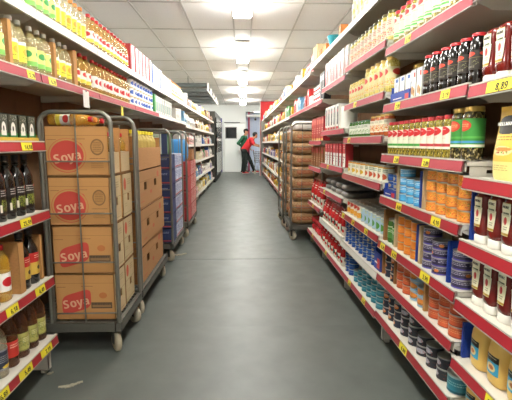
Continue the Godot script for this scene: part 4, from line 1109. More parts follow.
	row(LEFT, y1, 6.54, 7.5, 9, k_bottle("cream_bottle", 0.045, 0.27, PET, mat("cream_liquid", "#e6dcb8", 0.2), PET_CAP, M("cap_orange"), [0.975, 0.19, 0.52], cream_l), "cream bottle with orange cap", "bottle", s1, {"inset": 0.07})
	var bwt = lab("blue_white_tin", "#e4e6ea", [["e", 0.38, 0.2, 0.24, 0.5, "#3a5eb4"], ["e", 0.05, 0.2, 0.24, 0.5, "#3a5eb4"], ["e", 0.72, 0.2, 0.24, 0.5, "#3a5eb4"], ["r", 0, 0.9, 1, 0.1, "#c9a83a"]], 0.4)
	row(LEFT, y2, 4.28, 5.12, 8, k_tin("blue_oval_tin", 0.05, 0.085, bwt), "white tin with blue ovals", "can", s2, {"stack": 3, "step": 0.0852, "inset": 0.07, "spin": 0.3})
	var grb = mat("green_card", "#3c9a4a", 0.5)
	row(LEFT, y2, 5.228, 5.228, 1, k_box("green_case", Vector3(0.075, 0.225, 0.2), grb, grb), "tall green case between white cartons", "box", s2, {"inset": 0.115, "spin": 0.0})
	var milk = lab("milk_carton", "#ebece8", [["r", 0.12, 0.35, 0.3, 0.5, "#6fa07a"], ["r", 0.55, 0.35, 0.3, 0.5, "#5a8a9a"], ["l", 0.15, 0.1, 0.7, 0.14, "#4a7a5a", 2]], 0.4, 64, 96)
	row(LEFT, y2, 5.38, 6.34, 8, k_carton("green_print_carton", Vector3(0.115, 0.22, 0.09), milk, wst), "white carton with green print", "box", s2, {"inset": 0.07, "spin": 0.04})
	var kinds = far_kinds()
	stock_far(LEFT, 6.83, 7.61, [0.2, 0.56, 0.93, 1.3, 1.668], kinds, "tall packet bay beyond fourth cage", [9, 3, 0, 2])
	# papers hanging from the rails
	hang(LEFT, 2.91, 1.645, Vector3(0.12, 0.11, 0.0012), M("paper"), "white paper notice hanging from left shelf rail")
	hang(LEFT, 3.72, 1.615, Vector3(0.07, 0.085, 0.0012), M("tag_yellow"), "yellow price card hanging from left shelf rail")
	# L0 : four small packs, dark bottles, black bottles, mixed bottles
	var skull = lab("dark_pack", "#3b3f30", [["r", 0, 0.72, 1, 0.28, "#2f7a3c"], ["e", 0.25, 0.3, 0.5, 0.5, "#e8e6dc"], ["r", 0.2, 0.62, 0.6, 0.2, "#e8e6dc"], ["e", 0.42, 0.45, 0.16, 0.2, "#2a2a28"], ["s", 0.1, 0.0, 0.8, 0.24, "#c8c8b8", 0.02]], 0.4, 64, 96)
	var sy := 1.305
	row(LEFT, sy + 0.005, 1.995, 2.25, 4, k_carton("dark_green_pack", Vector3(0.078, 0.125, 0.06), skull, mat("dark_stock", "#3b3f30", 0.5)), "small dark-green pack, white emblem", "box", "in yellow tray", {"inset": 0.05, "spin": 0.03})
	tray(LEFT, 2.12, sy, 0.05, Vector3(0.36, 0.022, 0.085), mat("card_yellow", "#cba640", 0.6), "low yellow tray under four dark-green packs")
	var grape = lab("dark_bottle", "#1d1512", [["l", 0.38, 0.05, 0.24, 0.3, "#d8d4cc", 3], ["s", 0.38, 0.42, 0.24, 0.45, "#8a8f3a", 0.2], ["s", 0.38, 0.42, 0.24, 0.45, "#5d6a2a", 0.12], ["r", 0.35, 0.6, 0.05, 0.3, "#d8d0c0"], ["e", 0.55, 0.0, 0.06, 0.14, "#c8342e"], ["s", 0.05, 0.42, 0.2, 0.45, "#8a8f3a", 0.2], ["s", 0.72, 0.42, 0.2, 0.45, "#8a8f3a", 0.2]], 0.35)
	var db = k_bottle("dark_bottle", 0.037, 0.305, WINE, M("dark_glass"), [[0.42, 0.91], [0.44, 0.92], [0.44, 0.99], [0.4, 1.0], [0, 1.0]], M("black"), [1.01, 0.1, 0.5], grape)
	row(LEFT, 0.935, 1.88, 2.225, 5, db, "black bottle with green grape label", "bottle", "shelf priced twenty-five ninety-nine", {"inset": 0.06, "spin": 0.25})
	var rb = lab("red_yellow_bottle", "#c9a84a", [["r", 0, 0, 1, 0.45, "#bf2c2c"], ["l", 0.4, 0.12, 0.2, 0.2, "#f0d8c0", 2], ["e", 0.46, 0.62, 0.08, 0.2, "#3a241a"], ["e", 0.1, 0.62, 0.08, 0.2, "#3a241a"], ["e", 0.8, 0.62, 0.08, 0.2, "#3a241a"]], 0.35)
	var bb = k_bottle("black_bottle", 0.043, 0.29, WINE, M("dark_glass"), [[0.42, 0.91], [0.44, 0.92], [0.44, 0.99], [0.4, 1.0], [0, 1.0]], M("black"), [1.01, 0.18, 0.58], rb)
	row(LEFT, 0.557, 2.12, 2.215, 2, bb, "black bottle, red and yellow label", "bottle", "between brown cards, left shelf", {"inset": 0.06, "spin": 0.1})
	card(LEFT, 2.05, 0.557, 0.13, Vector3(0.03, 0.26, 0.22), M("card"), "brown card panel left of black bottles")
	card(LEFT, 2.27, 0.557, 0.14, Vector3(0.016, 0.25, 0.22), M("card"), "brown card panel right of black bottles")
	var wl = k_bottle("white_label_bottle", 0.04, 0.27, PET, M("oil"), PET_CAP, M("cap_red"), [0.975, 0.19, 0.52], l_redw)
	row(LEFT, 0.557, 1.85, 1.95, 2, wl, "oil bottle with white-red label", "bottle", "beside brown card panel", {"inset": 0.06, "spin": 0.2})
	var m1 = lab("mixed_a", "#8f8f96", [["r", 0.3, 0.1, 0.4, 0.8, "#2c3144"], ["l", 0.34, 0.3, 0.32, 0.4, "#c8c4bc", 4], ["e", 0.4, 0.78, 0.2, 0.16, "#d8b83a"]], 0.4)
	var m2 = lab("mixed_b", "#c8362c", [["l", 0.36, 0.2, 0.28, 0.3, "#e8c0a8", 2]], 0.4)
	var m3 = lab("mixed_c", "#a8a45a", [["s", 0, 0.2, 1, 0.6, "#6f7a3a", 0.1], ["l", 0.36, 0.3, 0.28, 0.3, "#e4deb8", 3]], 0.4)
	var bs := "bottom left shelf"
	row(LEFT, 0.213, 1.78, 1.88, 2, k_bottle("vinegar_bottle", 0.042, 0.27, PET, M("clear_pet"), PET_CAP, M("white_plastic"), [0.985, 0.15, 0.52], m1), "clear bottle with navy label", "bottle", bs, {"inset": 0.065, "spin": 0.2})
	row(LEFT, 0.213, 1.98, 1.98, 1, k_bottle("vinegar_bottle", 0.04, 0.27, PET, M("brown_pet"), PET_CAP, M("white_plastic"), [0.985, 0.2, 0.5], m2), "brown bottle with bright red label", "bottle", bs, {"inset": 0.065})
	row(LEFT, 0.213, 2.075, 2.26, 3, k_bottle("vinegar_bottle", 0.04, 0.265, PET, M("brown_pet"), PET_CAP, M("black"), [0.985, 0.15, 0.5], m3), "brown bottle with olive label", "bottle", bs, {"inset": 0.065})

func hang(side, d, y, s: Vector3, m, label):
	var o = thing("hanging_notice", label, "notice", spot(side, d, -0.016, y), side_turn(side) + 0.05)
	part(o, "sheet", boxm(s, 0.0003), m, Vector3(0, -s.y / 2, 0))
	part(o, "clip", boxm(Vector3(0.02, 0.012, 0.006), 0.001), M("chrome"), Vector3(0, -0.002, 0))

# ------------------------------------------------------------------ roll cages and what they carry
func cage(label, x0: float, x1: float, d0: float, d1: float, top: float, bars: Array, ups: Array, hoops := [-1, 1], spread := 0.0):
	# x0..x1 across, d0..d1 in depth; two hooped end frames on a platform with castors
	var xm := (x0 + x1) / 2
	var dm := (d0 + d1) / 2
	var t = thing("roll_cage", label, "roll cage", Vector3(xm, 0, -dm), 0.0, "roll cages in the aisle")
	var w := x1 - x0
	var len := d1 - d0
	var rad := 0.075
	for e in hoops:
		var zz: float = -e * (len / 2 - 0.014)
		var pts := [Vector3(-w / 2 + 0.014, 0.2, 0)]
		for k in 7:
			var a := PI - PI / 2 * k / 6.0
			pts.append(Vector3(-w / 2 + 0.014 + rad + cos(a) * rad, top - rad + sin(a) * rad, 0))
		for k in 7:
			var a := PI / 2 - PI / 2 * k / 6.0
			pts.append(Vector3(w / 2 - 0.014 - rad + cos(a) * rad, top - rad + sin(a) * rad, 0))
		pts.append(Vector3(w / 2 - 0.014, 0.2, 0))
		var b := MB.new()
		b.tube(pts, 0.0135, 10)
		var hoop = part(t, "end_frame", b.mesh(), M("steel"), Vector3(0, 0, zz))
		for y in bars:
			var bb := MB.new()
			bb.tube([Vector3(-w / 2 + 0.02, y, 0), Vector3(w / 2 - 0.02, y, 0)], 0.0045, 6)
			part(hoop, "cross_wire", bb.mesh(), M("steel"), Vector3(0, 0, -e * -0.006))
		for u in ups:
			var bb := MB.new()
			bb.tube([Vector3(u * w, 0.21, 0), Vector3(u * w, top - 0.006, 0)], 0.0045, 6)
			part(hoop, "upright_wire", bb.mesh(), M("steel"), Vector3(0, 0, e * 0.0))
	var pl := MB.new()
	for s in [-1, 1]:
		pl.box(Vector3(0.035, 0.06, len), Vector3(s * (w / 2 - 0.0175) - (spread if s < 0 else 0.0), 0.18, 0), 0.003)
		pl.box(Vector3(w - 0.07 + spread, 0.06, 0.035), Vector3(-spread / 2, 0.18, s * (len / 2 - 0.0175)), 0.003)
	part(t, "platform_frame", pl.mesh(), M("steel_worn"))
	var n := int((len - 0.08) / 0.055)
	for k in n:
		part(t, "platform_slat", boxm(Vector3(w - 0.075 + spread, 0.012, 0.028), 0.002), M("steel"), Vector3(-spread / 2, 0.204, -len / 2 + 0.07 + 0.055 * k))
	for sx in [-1, 1]:
		for sz in [-1, 1]:
			var cs = part(t, "castor", castorm(), M("rubber"), Vector3(sx * (w / 2 - 0.05) - (spread if sx < 0 else 0.0), 0.064, sz * (len / 2 - 0.06)), Vector3(0, rng.randf_range(0.5, 1.1), 0))
			var f := MB.new()
			f.box(Vector3(0.004, 0.085, 0.04), Vector3(-0.022, 0.03, 0), 0.001)
			f.box(Vector3(0.004, 0.085, 0.04), Vector3(0.022, 0.03, 0), 0.001)
			f.box(Vector3(0.06, 0.012, 0.07), Vector3(0, 0.078, 0), 0.002)
			part(cs, "fork", f.mesh(), M("steel_dark"))
	return t

func castorm():
	if not meshes.has("castor"):
		var b := MB.new()
		b.lathe([Vector2(0.012, -0.018), Vector2(0.05, -0.018), Vector2(0.062, -0.012), Vector2(0.064, 0.0), Vector2(0.062, 0.012), Vector2(0.05, 0.018), Vector2(0.03, 0.014), Vector2(0.012, 0.018)], 20)
		for k in b.v.size():
			b.v[k] = Vector3(b.v[k].y, b.v[k].x, b.v[k].z)
			b.n[k] = Vector3(b.n[k].y, b.n[k].x, b.n[k].z)
		for k in range(0, b.i.size(), 3):
			var q := b.i[k]
			b.i[k] = b.i[k + 1]
			b.i[k + 1] = q
		meshes["castor"] = b.mesh()
	return meshes["castor"]

# a shipping carton of given size standing with its printed end to +z
func case_proto(called, s: Vector3, front, side, holes := true):
	var o = proto(called)
	part(o, "carton", cartonm(s, front, side, 0.003, Vector3(0, s.y / 2, 0)))
	part(o, "top_flap", boxm(Vector3(s.x - 0.004, 0.003, s.z * 0.48), 0.001), side, Vector3(0, s.y + 0.0015, s.z * 0.25))
	part(o, "top_flap", boxm(Vector3(s.x - 0.004, 0.003, s.z * 0.48), 0.001), side, Vector3(0, s.y + 0.0015, -s.z * 0.25))
	return o

func build_cages():
	var x0 := -1.185
	var x1 := -0.75
	var card_m = M("card")
	# ---- T1 : four printed oil cartons on the end, pairs of pale ones along the side
	cage("nearest roll cage, carrying cartons with red oval logo", x0, x1, 2.47, 3.016, 1.476, [0.265, 0.586, 0.884, 1.193], [-0.42, 0.0], [-1, 1], 0.17)
	var logo := [["f", 0.1, 0.3, 0.5, 0.62, "#bf4438"], ["r", 0.0, 0.185, 1, 0.006, "#7a522a"], ["l", 0.44, 0.25, 0.2, 0.03, "#6a4a2c", 1], ["l", 0.02, 0.27, 0.16, 0.03, "#6a4a2c", 1]]
	var emblem := [["e", 0.03, 0.24, 0.62, 0.72, "#b8603c"], ["e", 0.04, 0.255, 0.6, 0.69, "#b98750"], ["e", 0.07, 0.29, 0.54, 0.62, "#bf4438"], ["e", 0.72, 0.26, 0.22, 0.34, "#7a5a36"], ["e", 0.74, 0.29, 0.18, 0.28, "#ad7d48"], ["l", 0.76, 0.32, 0.14, 0.22, "#7a5a36", 6], ["l", 0.7, 0.66, 0.26, 0.03, "#5f4426", 1], ["l", 0.72, 0.73, 0.2, 0.16, "#9a7040", 4]]
	var bars_ops := [["r", 0.6, 0.62, 0.36, 0.14, "#4a3a2c"], ["r", 0.615, 0.64, 0.33, 0.1, "#8a6a44"], ["l", 0.62, 0.64, 0.32, 0.1, "#4a3a2c", 1], ["e", 0.74, 0.4, 0.14, 0.14, "#b06a3a"]]
	var bg := "#b98750"
	var fa = mat("case_emblem", "#ffffff", 0.85, 0.0, paint(256, 192, bg, logo + emblem, 41))
	var fb = mat("case_barcode", "#ffffff", 0.85, 0.0, paint(256, 192, bg, logo + bars_ops, 42))
	var pale = lab("pale_case", "#c6b086", [["e", 0.12, 0.1, 0.26, 0.3, "#c8583c"], ["l", 0.55, 0.14, 0.3, 0.16, "#a08c66", 3], ["r", 0.0, 0.46, 1, 0.012, "#9a8560"], ["l", 0.15, 0.7, 0.3, 0.12, "#b09a70", 2], ["r", 0.05, 0.93, 0.9, 0.012, "#9a8560"]], 0.85, 96, 96)
	var s := Vector3(0.36, 0.288, 0.225)
	var wb = k_bottle("oil_bottle", 0.037, 0.25, PET, M("oil"), PET_CAP, M("cap_red"), [0.975, 0.19, 0.52], M("label_oil_white"))
	for col in 2:
		var y := 0.2165
		var dz: float = [-2.622, -2.866][col]
		for k in 4:
			var pr = proto("oil_carton")
			var end_m = fb if k < 2 else fa
			if k < 3:
				var ma := MB.new()
				var mf := MB.new()
				var mr := MB.new()
				ma.box(s, Vector3(0, s.y / 2, 0), 0.003, Basis.IDENTITY, mf, MB.new())
				mr.holed(Vector3(s.x / 2, s.y / 2, 0), Vector3(0, 0, -1), Vector3.UP, s.z / 2 - 0.003, s.y / 2 - 0.003, [[-0.005, 0.045, -0.044, 0.006]])
				var cm = ma.mesh()
				mf.into(cm)
				mr.into(cm)
				cm.surface_set_material(0, card_m)
				cm.surface_set_material(1, end_m)
				cm.surface_set_material(2, pale)
				part(pr, "carton", cm)
				part(pr, "top_flap", boxm(Vector3(s.x * 0.48, 0.003, s.z - 0.004), 0.001), card_m, Vector3(s.x * 0.25, s.y + 0.0015, 0))
				part(pr, "top_flap", boxm(Vector3(s.x * 0.48, 0.003, s.z - 0.004), 0.001), card_m, Vector3(-s.x * 0.25, s.y + 0.0015, 0))
			else:
				part(pr, "bottom", boxm(Vector3(s.x, 0.004, s.z), 0.001), card_m, Vector3(0, 0.002, 0))
				part(pr, "printed_end", cartonm(Vector3(s.x, s.y - 0.005, 0.005), end_m, card_m, 0.001, Vector3(0, s.y / 2 + 0.002, s.z / 2 - 0.0025)))
				part(pr, "wall", boxm(Vector3(s.x, s.y - 0.005, 0.005), 0.001), card_m, Vector3(0, s.y / 2 + 0.002, -s.z / 2 + 0.0025))
				part(pr, "wall", boxm(Vector3(0.005, s.y - 0.005, s.z - 0.012), 0.001), card_m, Vector3(-s.x / 2 + 0.0025, s.y / 2 + 0.002, 0))
				part(pr, "cut_wall", boxm(Vector3(0.005, 0.13, s.z - 0.012), 0.001), M("card_pale"), Vector3(s.x / 2 - 0.0025, 0.07, 0))
			var at := Vector3(-0.972 + rng.randf_range(-0.004, 0.004), y, dz)
			var o = place(pr, at, rng.randf_range(-0.015, 0.015), "%s oil carton with red oval logo, %s up, %s stack, nearest cage" % ["brown" if k < 3 else "cut-open", ORD[k], ["front", "rear"][col]], "carton", "oil cartons on the nearest cage")
			if col == 0:
				part(o, "logo_lettering", textm("Soya", 0.056, 0.0008), mat("logo_ink", "#d8a684", 0.8), Vector3(-0.056, 0.111, 0.1132), Vector3(0, 0, 0.19))
			if k == 3:
				for q in 2:
					for r in 2:
						place(wb, at + Vector3(0.135 - 0.085 * r, 0.006, 0.05 - 0.1 * q), rng.randf_range(-1, 1), "red-capped oil bottle in %s cut-open carton, %s %s" % [["front", "rear"][col], ["nearer", "farther"][q], ["at the aisle", "inside"][r]], "bottle", "bottles in the cut-open cartons")
			y += 0.2975
	# loose oil bottles lying on the stack
	for q in 3:
		var lbm = k_bottle("oil_bottle", 0.037, 0.25, PET, M("oil"), PET_CAP, [M("cap_red"), M("cap_orange"), M("cap_red")][q], [0.975, 0.19, 0.52], M("label_oil_white"))
		var o = place(lbm, Vector3(-1.14, 1.402 + 0.037, -2.55 - 0.1 * q), 0, "oil bottle lying on the nearest cartons, %s from front" % ORD[q], "bottle", "bottles lying on the cartons")
		o.rotation = Vector3(0, rng.randf_range(-0.1, 0.1), -PI / 2)
	# ---- T2 : brown cartons with handle holes
	cage("second roll cage on the left, brown cartons with holes", x0, x1, 3.045, 4.08, 1.44, [0.45, 0.8, 1.15], [-0.2, 0.2], [-1])
	var hole = mat("case_hole", "#ffffff", 0.85, 0.0, paint(192, 96, "#ab7d4d", [["r", 0, 0.3, 1, 0.012, "#8a5f34"], ["e", 0.76, 0.12, 0.1, 0.2, "#b5603c"], ["e", 0.45, 0.62, 0.08, 0.12, "#b5603c"], ["l", 0.08, 0.62, 0.2, 0.1, "#b06a44", 3], ["l", 0.1, 0.85, 0.12, 0.08, "#b5603c", 1]], 44))
	var yy2 := 0.2165
	for k in 4:
		var hs := Vector3(0.88, 0.288, 0.37)
		var pr = proto("brown_carton")
		var ba := MB.new()
		var bf := MB.new()
		ba.box(hs, Vector3(0, hs.y / 2, 0), 0.004, Basis.IDENTITY, MB.new())
		bf.holed(Vector3(0, hs.y / 2, hs.z / 2), Vector3.RIGHT, Vector3.UP, hs.x / 2 - 0.004, hs.y / 2 - 0.004, [[-0.2425, -0.1575, -0.014, 0.046], [0.1175, 0.2025, -0.014, 0.046]])
		var bm = ba.mesh()
		bf.into(bm)
		bm.surface_set_material(0, M("card_dark"))
		bm.surface_set_material(1, hole)
		part(pr, "carton", bm)
		part(pr, "top_flap", boxm(Vector3(hs.x - 0.01, 0.003, hs.z * 0.9), 0.001), M("card"), Vector3(0, hs.y + 0.0015, 0))
		if k < 3:
			place(pr, Vector3(-0.965 + 0.012 * (k % 2), yy2, -3.575), PI / 2 + rng.randf_range(-0.012, 0.012), "brown carton with two handle holes, %s up, second cage" % ORD[k], "carton", "brown cartons in the second cage")
		yy2 += 0.2925
	var top2 = open_case(Vector3(0.88, 0.17, 0.36), M("card"))
	yy2 -= 0.2925
	place(top2, Vector3(-0.96, yy2, -3.575), PI / 2, "opened brown carton with bottles on top of second cage", "carton", "")
	var clear = k_bottle("clear_bottle", 0.04, 0.3, PET, mat("clear_oil", "#cdb66a", 0.1), PET_CAP, M("tag_yellow"), [0.975, 0.19, 0.5], M("label_oil_white"))
	for q in 7:
		place(clear, Vector3(-0.84, yy2 + 0.004, -3.225 - 0.115 * q), rng.randf_range(-1, 1), "yellow-capped clear bottle, %s from near end, second cage" % ORD[q], "bottle", "bottles on the second cage")
	# upright brown carton at its near end
	var up = case_proto("upright_carton", Vector3(0.3, 0.33, 0.1), mat("case_red_lines", "#ffffff", 0.85, 0.0, paint(96, 96, "#a9743f", [["l", 0.3, 0.6, 0.5, 0.14, "#b04a34", 4]], 45)), M("card_dark"))
	# ---- T3 : navy boxes
	cage("third roll cage on the left, navy boxes", x0 + 0.02, x1 - 0.01, 4.5, 5.38, 1.44, [0.45, 0.8, 1.15], [-0.2, 0.2])
	var navy = lab("navy_box", "#2c3a66", [["r", 0, 0.86, 1, 0.1, "#b84a4a"], ["e", 0.12, 0.12, 0.26, 0.36, "#8a9ac0"], ["e", 0.17, 0.18, 0.16, 0.24, "#33436f"], ["l", 0.5, 0.24, 0.4, 0.16, "#c8d0e0", 2], ["l", 0.1, 0.6, 0.6, 0.12, "#9aa8c8", 2]], 0.5, 96, 64)
	var navy_s = lab("navy_side", "#c9cfdd", [["s", 0, 0, 1, 1, "#44568f", 0.06], ["r", 0, 0.86, 1, 0.1, "#b84a4a"], ["l", 0.1, 0.2, 0.8, 0.5, "#5a6aa0", 4]], 0.5, 96, 64)
	var ns := Vector3(0.37, 0.156, 0.24)
	var kn = case_proto("navy_box", ns, navy, mat("navy_stock", "#2c3a66", 0.55))
	var ks = k_box("white_blue_box", Vector3(0.25, 0.156, 0.37), navy_s, mat("pale_blue_stock", "#bcc4d6", 0.55))
	for k in 6:
		place(kn, Vector3(-0.955, 0.2165 + 0.1605 * k, -4.66), 0, "navy box with red stripe, %s up, third cage" % ORD[k], "box", "navy boxes in the third cage")
		for q in 2:
			place(ks, Vector3(-0.955, 0.2165 + 0.1605 * k, -4.92 - 0.26 * q), PI / 2, "white-blue box, %s up, %s stack, third cage" % [ORD[k], ["nearer", "farther"][q]], "box", "white-blue boxes in the third cage")
	var wg = k_box("green_white_box", Vector3(0.33, 0.22, 0.24), lab("green_white", "#dfe8dc", [["r", 0, 0, 0.3, 1, "#2f7a3c"], ["r", 0.8, 0, 0.2, 1, "#2a3f6a"], ["l", 0.55, 0.1, 0.2, 0.7, "#8ab47a", 6]], 0.5, 64, 64), mat("leaf_stock", "#4f8f4a", 0.5))
	place(wg, Vector3(-0.965, 0.2165 + 0.1605 * 6, -4.66), 0, "green and white box on top of navy boxes", "box", "")
	# ---- T4 : red boxes, sky blue packs
	cage("fourth roll cage on the left, red boxes", x0 + 0.05, x1 - 0.005, 5.72, 6.78, 1.46, [0.45, 0.8, 1.15], [-0.2, 0.2])
	var redb = lab("red_box", "#c24444", [["l", 0.2, 0.2, 0.6, 0.3, "#e8bcb4", 2], ["r", 0, 0.9, 1, 0.1, "#7a2a2c"]], 0.5, 64, 48)
	var reds = lab("red_box_side", "#d8807a", [["s", 0, 0, 1, 1, "#efe6dc", 0.08], ["s", 0, 0, 1, 1, "#b8342e", 0.08]], 0.5, 64, 48)
	var kr = k_box("red_box", Vector3(0.34, 0.205, 0.3), redb, mat("red_stock2", "#c24444", 0.55))
	var krs = k_box("red_white_box", Vector3(0.3, 0.205, 0.34), reds, mat("red_stock2", "#c24444", 0.55))
	for k in 4:
		place(kr, Vector3(-0.925, 0.2165 + 0.208 * k, -5.92), 0, "red box, %s up, near stack of fourth cage" % ORD[k], "box", "red boxes in the fourth cage")
		for q in 2:
			place(krs, Vector3(-0.925, 0.2165 + 0.208 * k, -6.24 - 0.32 * q), PI / 2, "speckled red box, %s up, %s stack of fourth cage" % [ORD[k], ["middle", "far"][q]], "box", "speckled red boxes in the fourth cage")
	var sky = k_paper_bag("sky_blue_pack", 0.32, 0.3, 0.26, mat("sky_film", "#4a9ad8", 0.35))
	place(sky, Vector3(-0.93, 0.2165 + 0.208 * 4, -5.93), 0, "bright sky blue pack on top of red boxes", "pack", "")
	place(k_box("brown_box", Vector3(0.3, 0.16, 0.34), M("card_dark"), M("card_dark")), Vector3(-0.925, 0.2165 + 0.208 * 4, -6.4), PI / 2, "brown box on the speckled red boxes", "box", "")
	# ---- right cages with brown paper bales
	var bale_m = mat("kraft", "#ffffff", 0.55, 0.0, paint(128, 64, "#a07a50", [["s", 0, 0, 1, 1, "#b8966c", 0.03], ["s", 0, 0, 1, 1, "#7d5a38", 0.03], ["r", 0.42, 0.35, 0.16, 0.3, "#a8603c"], ["l", 0.43, 0.4, 0.14, 0.2, "#c8a27c", 2]], 51))
	cage("nearer roll cage on the right, brown paper bales", 0.62, 1.06, 5.5, 6.22, 1.55, [0.45, 0.7, 0.95, 1.25], [-0.15, 0.2])
	cage("farther roll cage on the right, brown paper bales", 0.60, 1.02, 6.4, 7.2, 1.55, [0.45, 0.7, 0.95, 1.25], [-0.15, 0.2])
	var bale = k_paper_bag("paper_bale", 0.37, 0.148, 0.27, bale_m)
	for q in 2:
		for r in 2:
			for k in 8:
				place(bale, Vector3([0.84, 0.81][q], 0.2165 + 0.1565 * k, -([5.69, 6.6][q] + 0.29 * r)), rng.randf_range(-0.04, 0.04), "brown paper bale, %s up, %s stack, %s right cage" % [ORD[k], ["near", "back"][r], ["nearer", "farther"][q]], "bale", "brown paper bales on the right cages")
	var wbale = k_paper_bag("white_bale", 0.36, 0.12, 0.26, M("paper"))
	place(wbale, Vector3(0.84, 0.2165 + 0.1565 * 8, -5.69), 0.05, "white paper bale topmost on nearer right cage", "bale", "")

func open_case(s: Vector3, m):
	var o = proto("opened_carton")
	part(o, "bottom", boxm(Vector3(s.x, 0.004, s.z), 0.001), m, Vector3(0, 0.002, 0))
	for q in [-1, 1]:
		part(o, "wall", boxm(Vector3(s.x, s.y, 0.005), 0.001), m, Vector3(0, s.y / 2, q * (s.z / 2 - 0.0025)))
		part(o, "wall", boxm(Vector3(0.005, s.y * 1.5, s.z - 0.012), 0.001), m, Vector3(q * (s.x / 2 - 0.0025), s.y * 0.75, 0))
	return o

# ------------------------------------------------------------------ people
func nets(bones: Array, cell: float, k: float):
	var lo := Vector3(1e9, 1e9, 1e9)
	var hi := -lo
	for b in bones:
		for e in 2:
			var r: float = b[2 + e]
			lo = lo.min(b[e] - Vector3.ONE * (r + k + cell * 2))
			hi = hi.max(b[e] + Vector3.ONE * (r + k + cell * 2))
	var nx := int((hi.x - lo.x) / cell) + 2
	var ny := int((hi.y - lo.y) / cell) + 2
	var nz := int((hi.z - lo.z) / cell) + 2
	var f := PackedFloat32Array()
	f.resize(nx * ny * nz)
	f.fill(1.0)
	for b in bones:
		var pa: Vector3 = b[0]
		var ba: Vector3 = b[1] - b[0]
		var l2: float = maxf(ba.length_squared(), 1e-8)
		var ra: float = b[2]
		var rb: float = b[3]
		var rm: float = maxf(ra, rb) + k + cell * 2
		var p0: Vector3 = (b[0].min(b[1]) - Vector3.ONE * rm - lo) / cell
		var p1: Vector3 = (b[0].max(b[1]) + Vector3.ONE * rm - lo) / cell
		for z in range(maxi(0, int(p0.z)), mini(nz, int(p1.z) + 1)):
			for y in range(maxi(0, int(p0.y)), mini(ny, int(p1.y) + 1)):
				var at := (z * ny + y) * nx
				for x in range(maxi(0, int(p0.x)), mini(nx, int(p1.x) + 1)):
					var q := lo + Vector3(x, y, z) * cell - pa
					var h := clampf(q.dot(ba) / l2, 0.0, 1.0)
					var d := (q - ba * h).length() - lerpf(ra, rb, h)
					var o := f[at + x]
					var m := maxf(k - absf(o - d), 0.0) / k
					f[at + x] = minf(o, d) - m * m * k * 0.25
	var mb := MB.new()
	var idx := PackedInt32Array()
	idx.resize(nx * ny * nz)
	idx.fill(-1)
	var corner := [0, 1, nx, nx + 1, nx * ny, nx * ny + 1, nx * ny + nx, nx * ny + nx + 1]
	var pairs := [[0, 1], [2, 3], [4, 5], [6, 7], [0, 2], [1, 3], [4, 6], [5, 7], [0, 4], [1, 5], [2, 6], [3, 7]]
	for z in nz - 1:
		for y in ny - 1:
			for x in nx - 1:
				var at := (z * ny + y) * nx + x
				var first := f[at] < 0.0
				var mixed := false
				for q in range(1, 8):
					if (f[at + corner[q]] < 0.0) != first:
						mixed = true
						break
				if not mixed: continue
				var sum := Vector3.ZERO
				var cnt := 0
				for pr in pairs:
					var a: float = f[at + corner[pr[0]]]
					var b: float = f[at + corner[pr[1]]]
					if (a < 0.0) != (b < 0.0):
						var t := a / (a - b)
						var ca := Vector3(pr[0] & 1, (pr[0] >> 1) & 1, (pr[0] >> 2) & 1)
						var cb := Vector3(pr[1] & 1, (pr[1] >> 1) & 1, (pr[1] >> 2) & 1)
						sum += ca.lerp(cb, t)
						cnt += 1
				var g := Vector3(f[at + 1] - f[at], f[at + nx] - f[at], f[at + nx * ny] - f[at]).normalized()
				idx[at] = mb.add(lo + (Vector3(x, y, z) + sum / cnt) * cell, g, Vector2.ZERO)
	var stp := [1, nx, nx * ny]
	for z in range(1, nz - 1):
		for y in range(1, ny - 1):
			for x in range(1, nx - 1):
				var at := (z * ny + y) * nx + x
				for ax in 3:
					var ins := f[at] < 0.0
					if ins == (f[at + stp[ax]] < 0.0): continue
					var u: int = stp[(ax + 1) % 3]
					var w: int = stp[(ax + 2) % 3]
					var q := [idx[at - u - w], idx[at - w], idx[at], idx[at - u]]
					if q.has(-1): continue
					if ins: mb.i.append_array(PackedInt32Array([q[0], q[2], q[1], q[0], q[3], q[2]]))
					else: mb.i.append_array(PackedInt32Array([q[0], q[1], q[2], q[0], q[2], q[3]]))
	return mb.mesh()

func hand(bones: Array, wrist: Vector3, dir: Vector3, side: Vector3, curl: Vector3):
	# palm, four fingers of different lengths and a thumb from the side of the palm
	var palm := wrist + dir * 0.09
	bones.append([wrist, palm, 0.026, 0.03])
	bones.append([wrist + side * 0.02 + dir * 0.03, palm + side * 0.025, 0.02, 0.018])
	bones.append([wrist - side * 0.02 + dir * 0.03, palm - side * 0.025, 0.02, 0.018])
	for k in 4:
		var root := palm + side * (-0.033 + 0.022 * k)
		var ln: float = [0.06, 0.075, 0.08, 0.07][k]
		var mid := root + (dir + curl * 0.4).normalized() * ln * 0.5
		bones.append([root, mid, 0.0095, 0.009])
		bones.append([mid, mid + (dir * 0.6 + curl).normalized() * ln * 0.5, 0.009, 0.008])
	var tb := wrist + dir * 0.035 + side * 0.035
	bones.append([tb, tb + (side + dir).normalized() * 0.04, 0.012, 0.01])
	bones.append([tb + (side + dir).normalized() * 0.04, tb + (side + dir).normalized() * 0.04 + (dir + curl * 0.5).normalized() * 0.03, 0.01, 0.009])

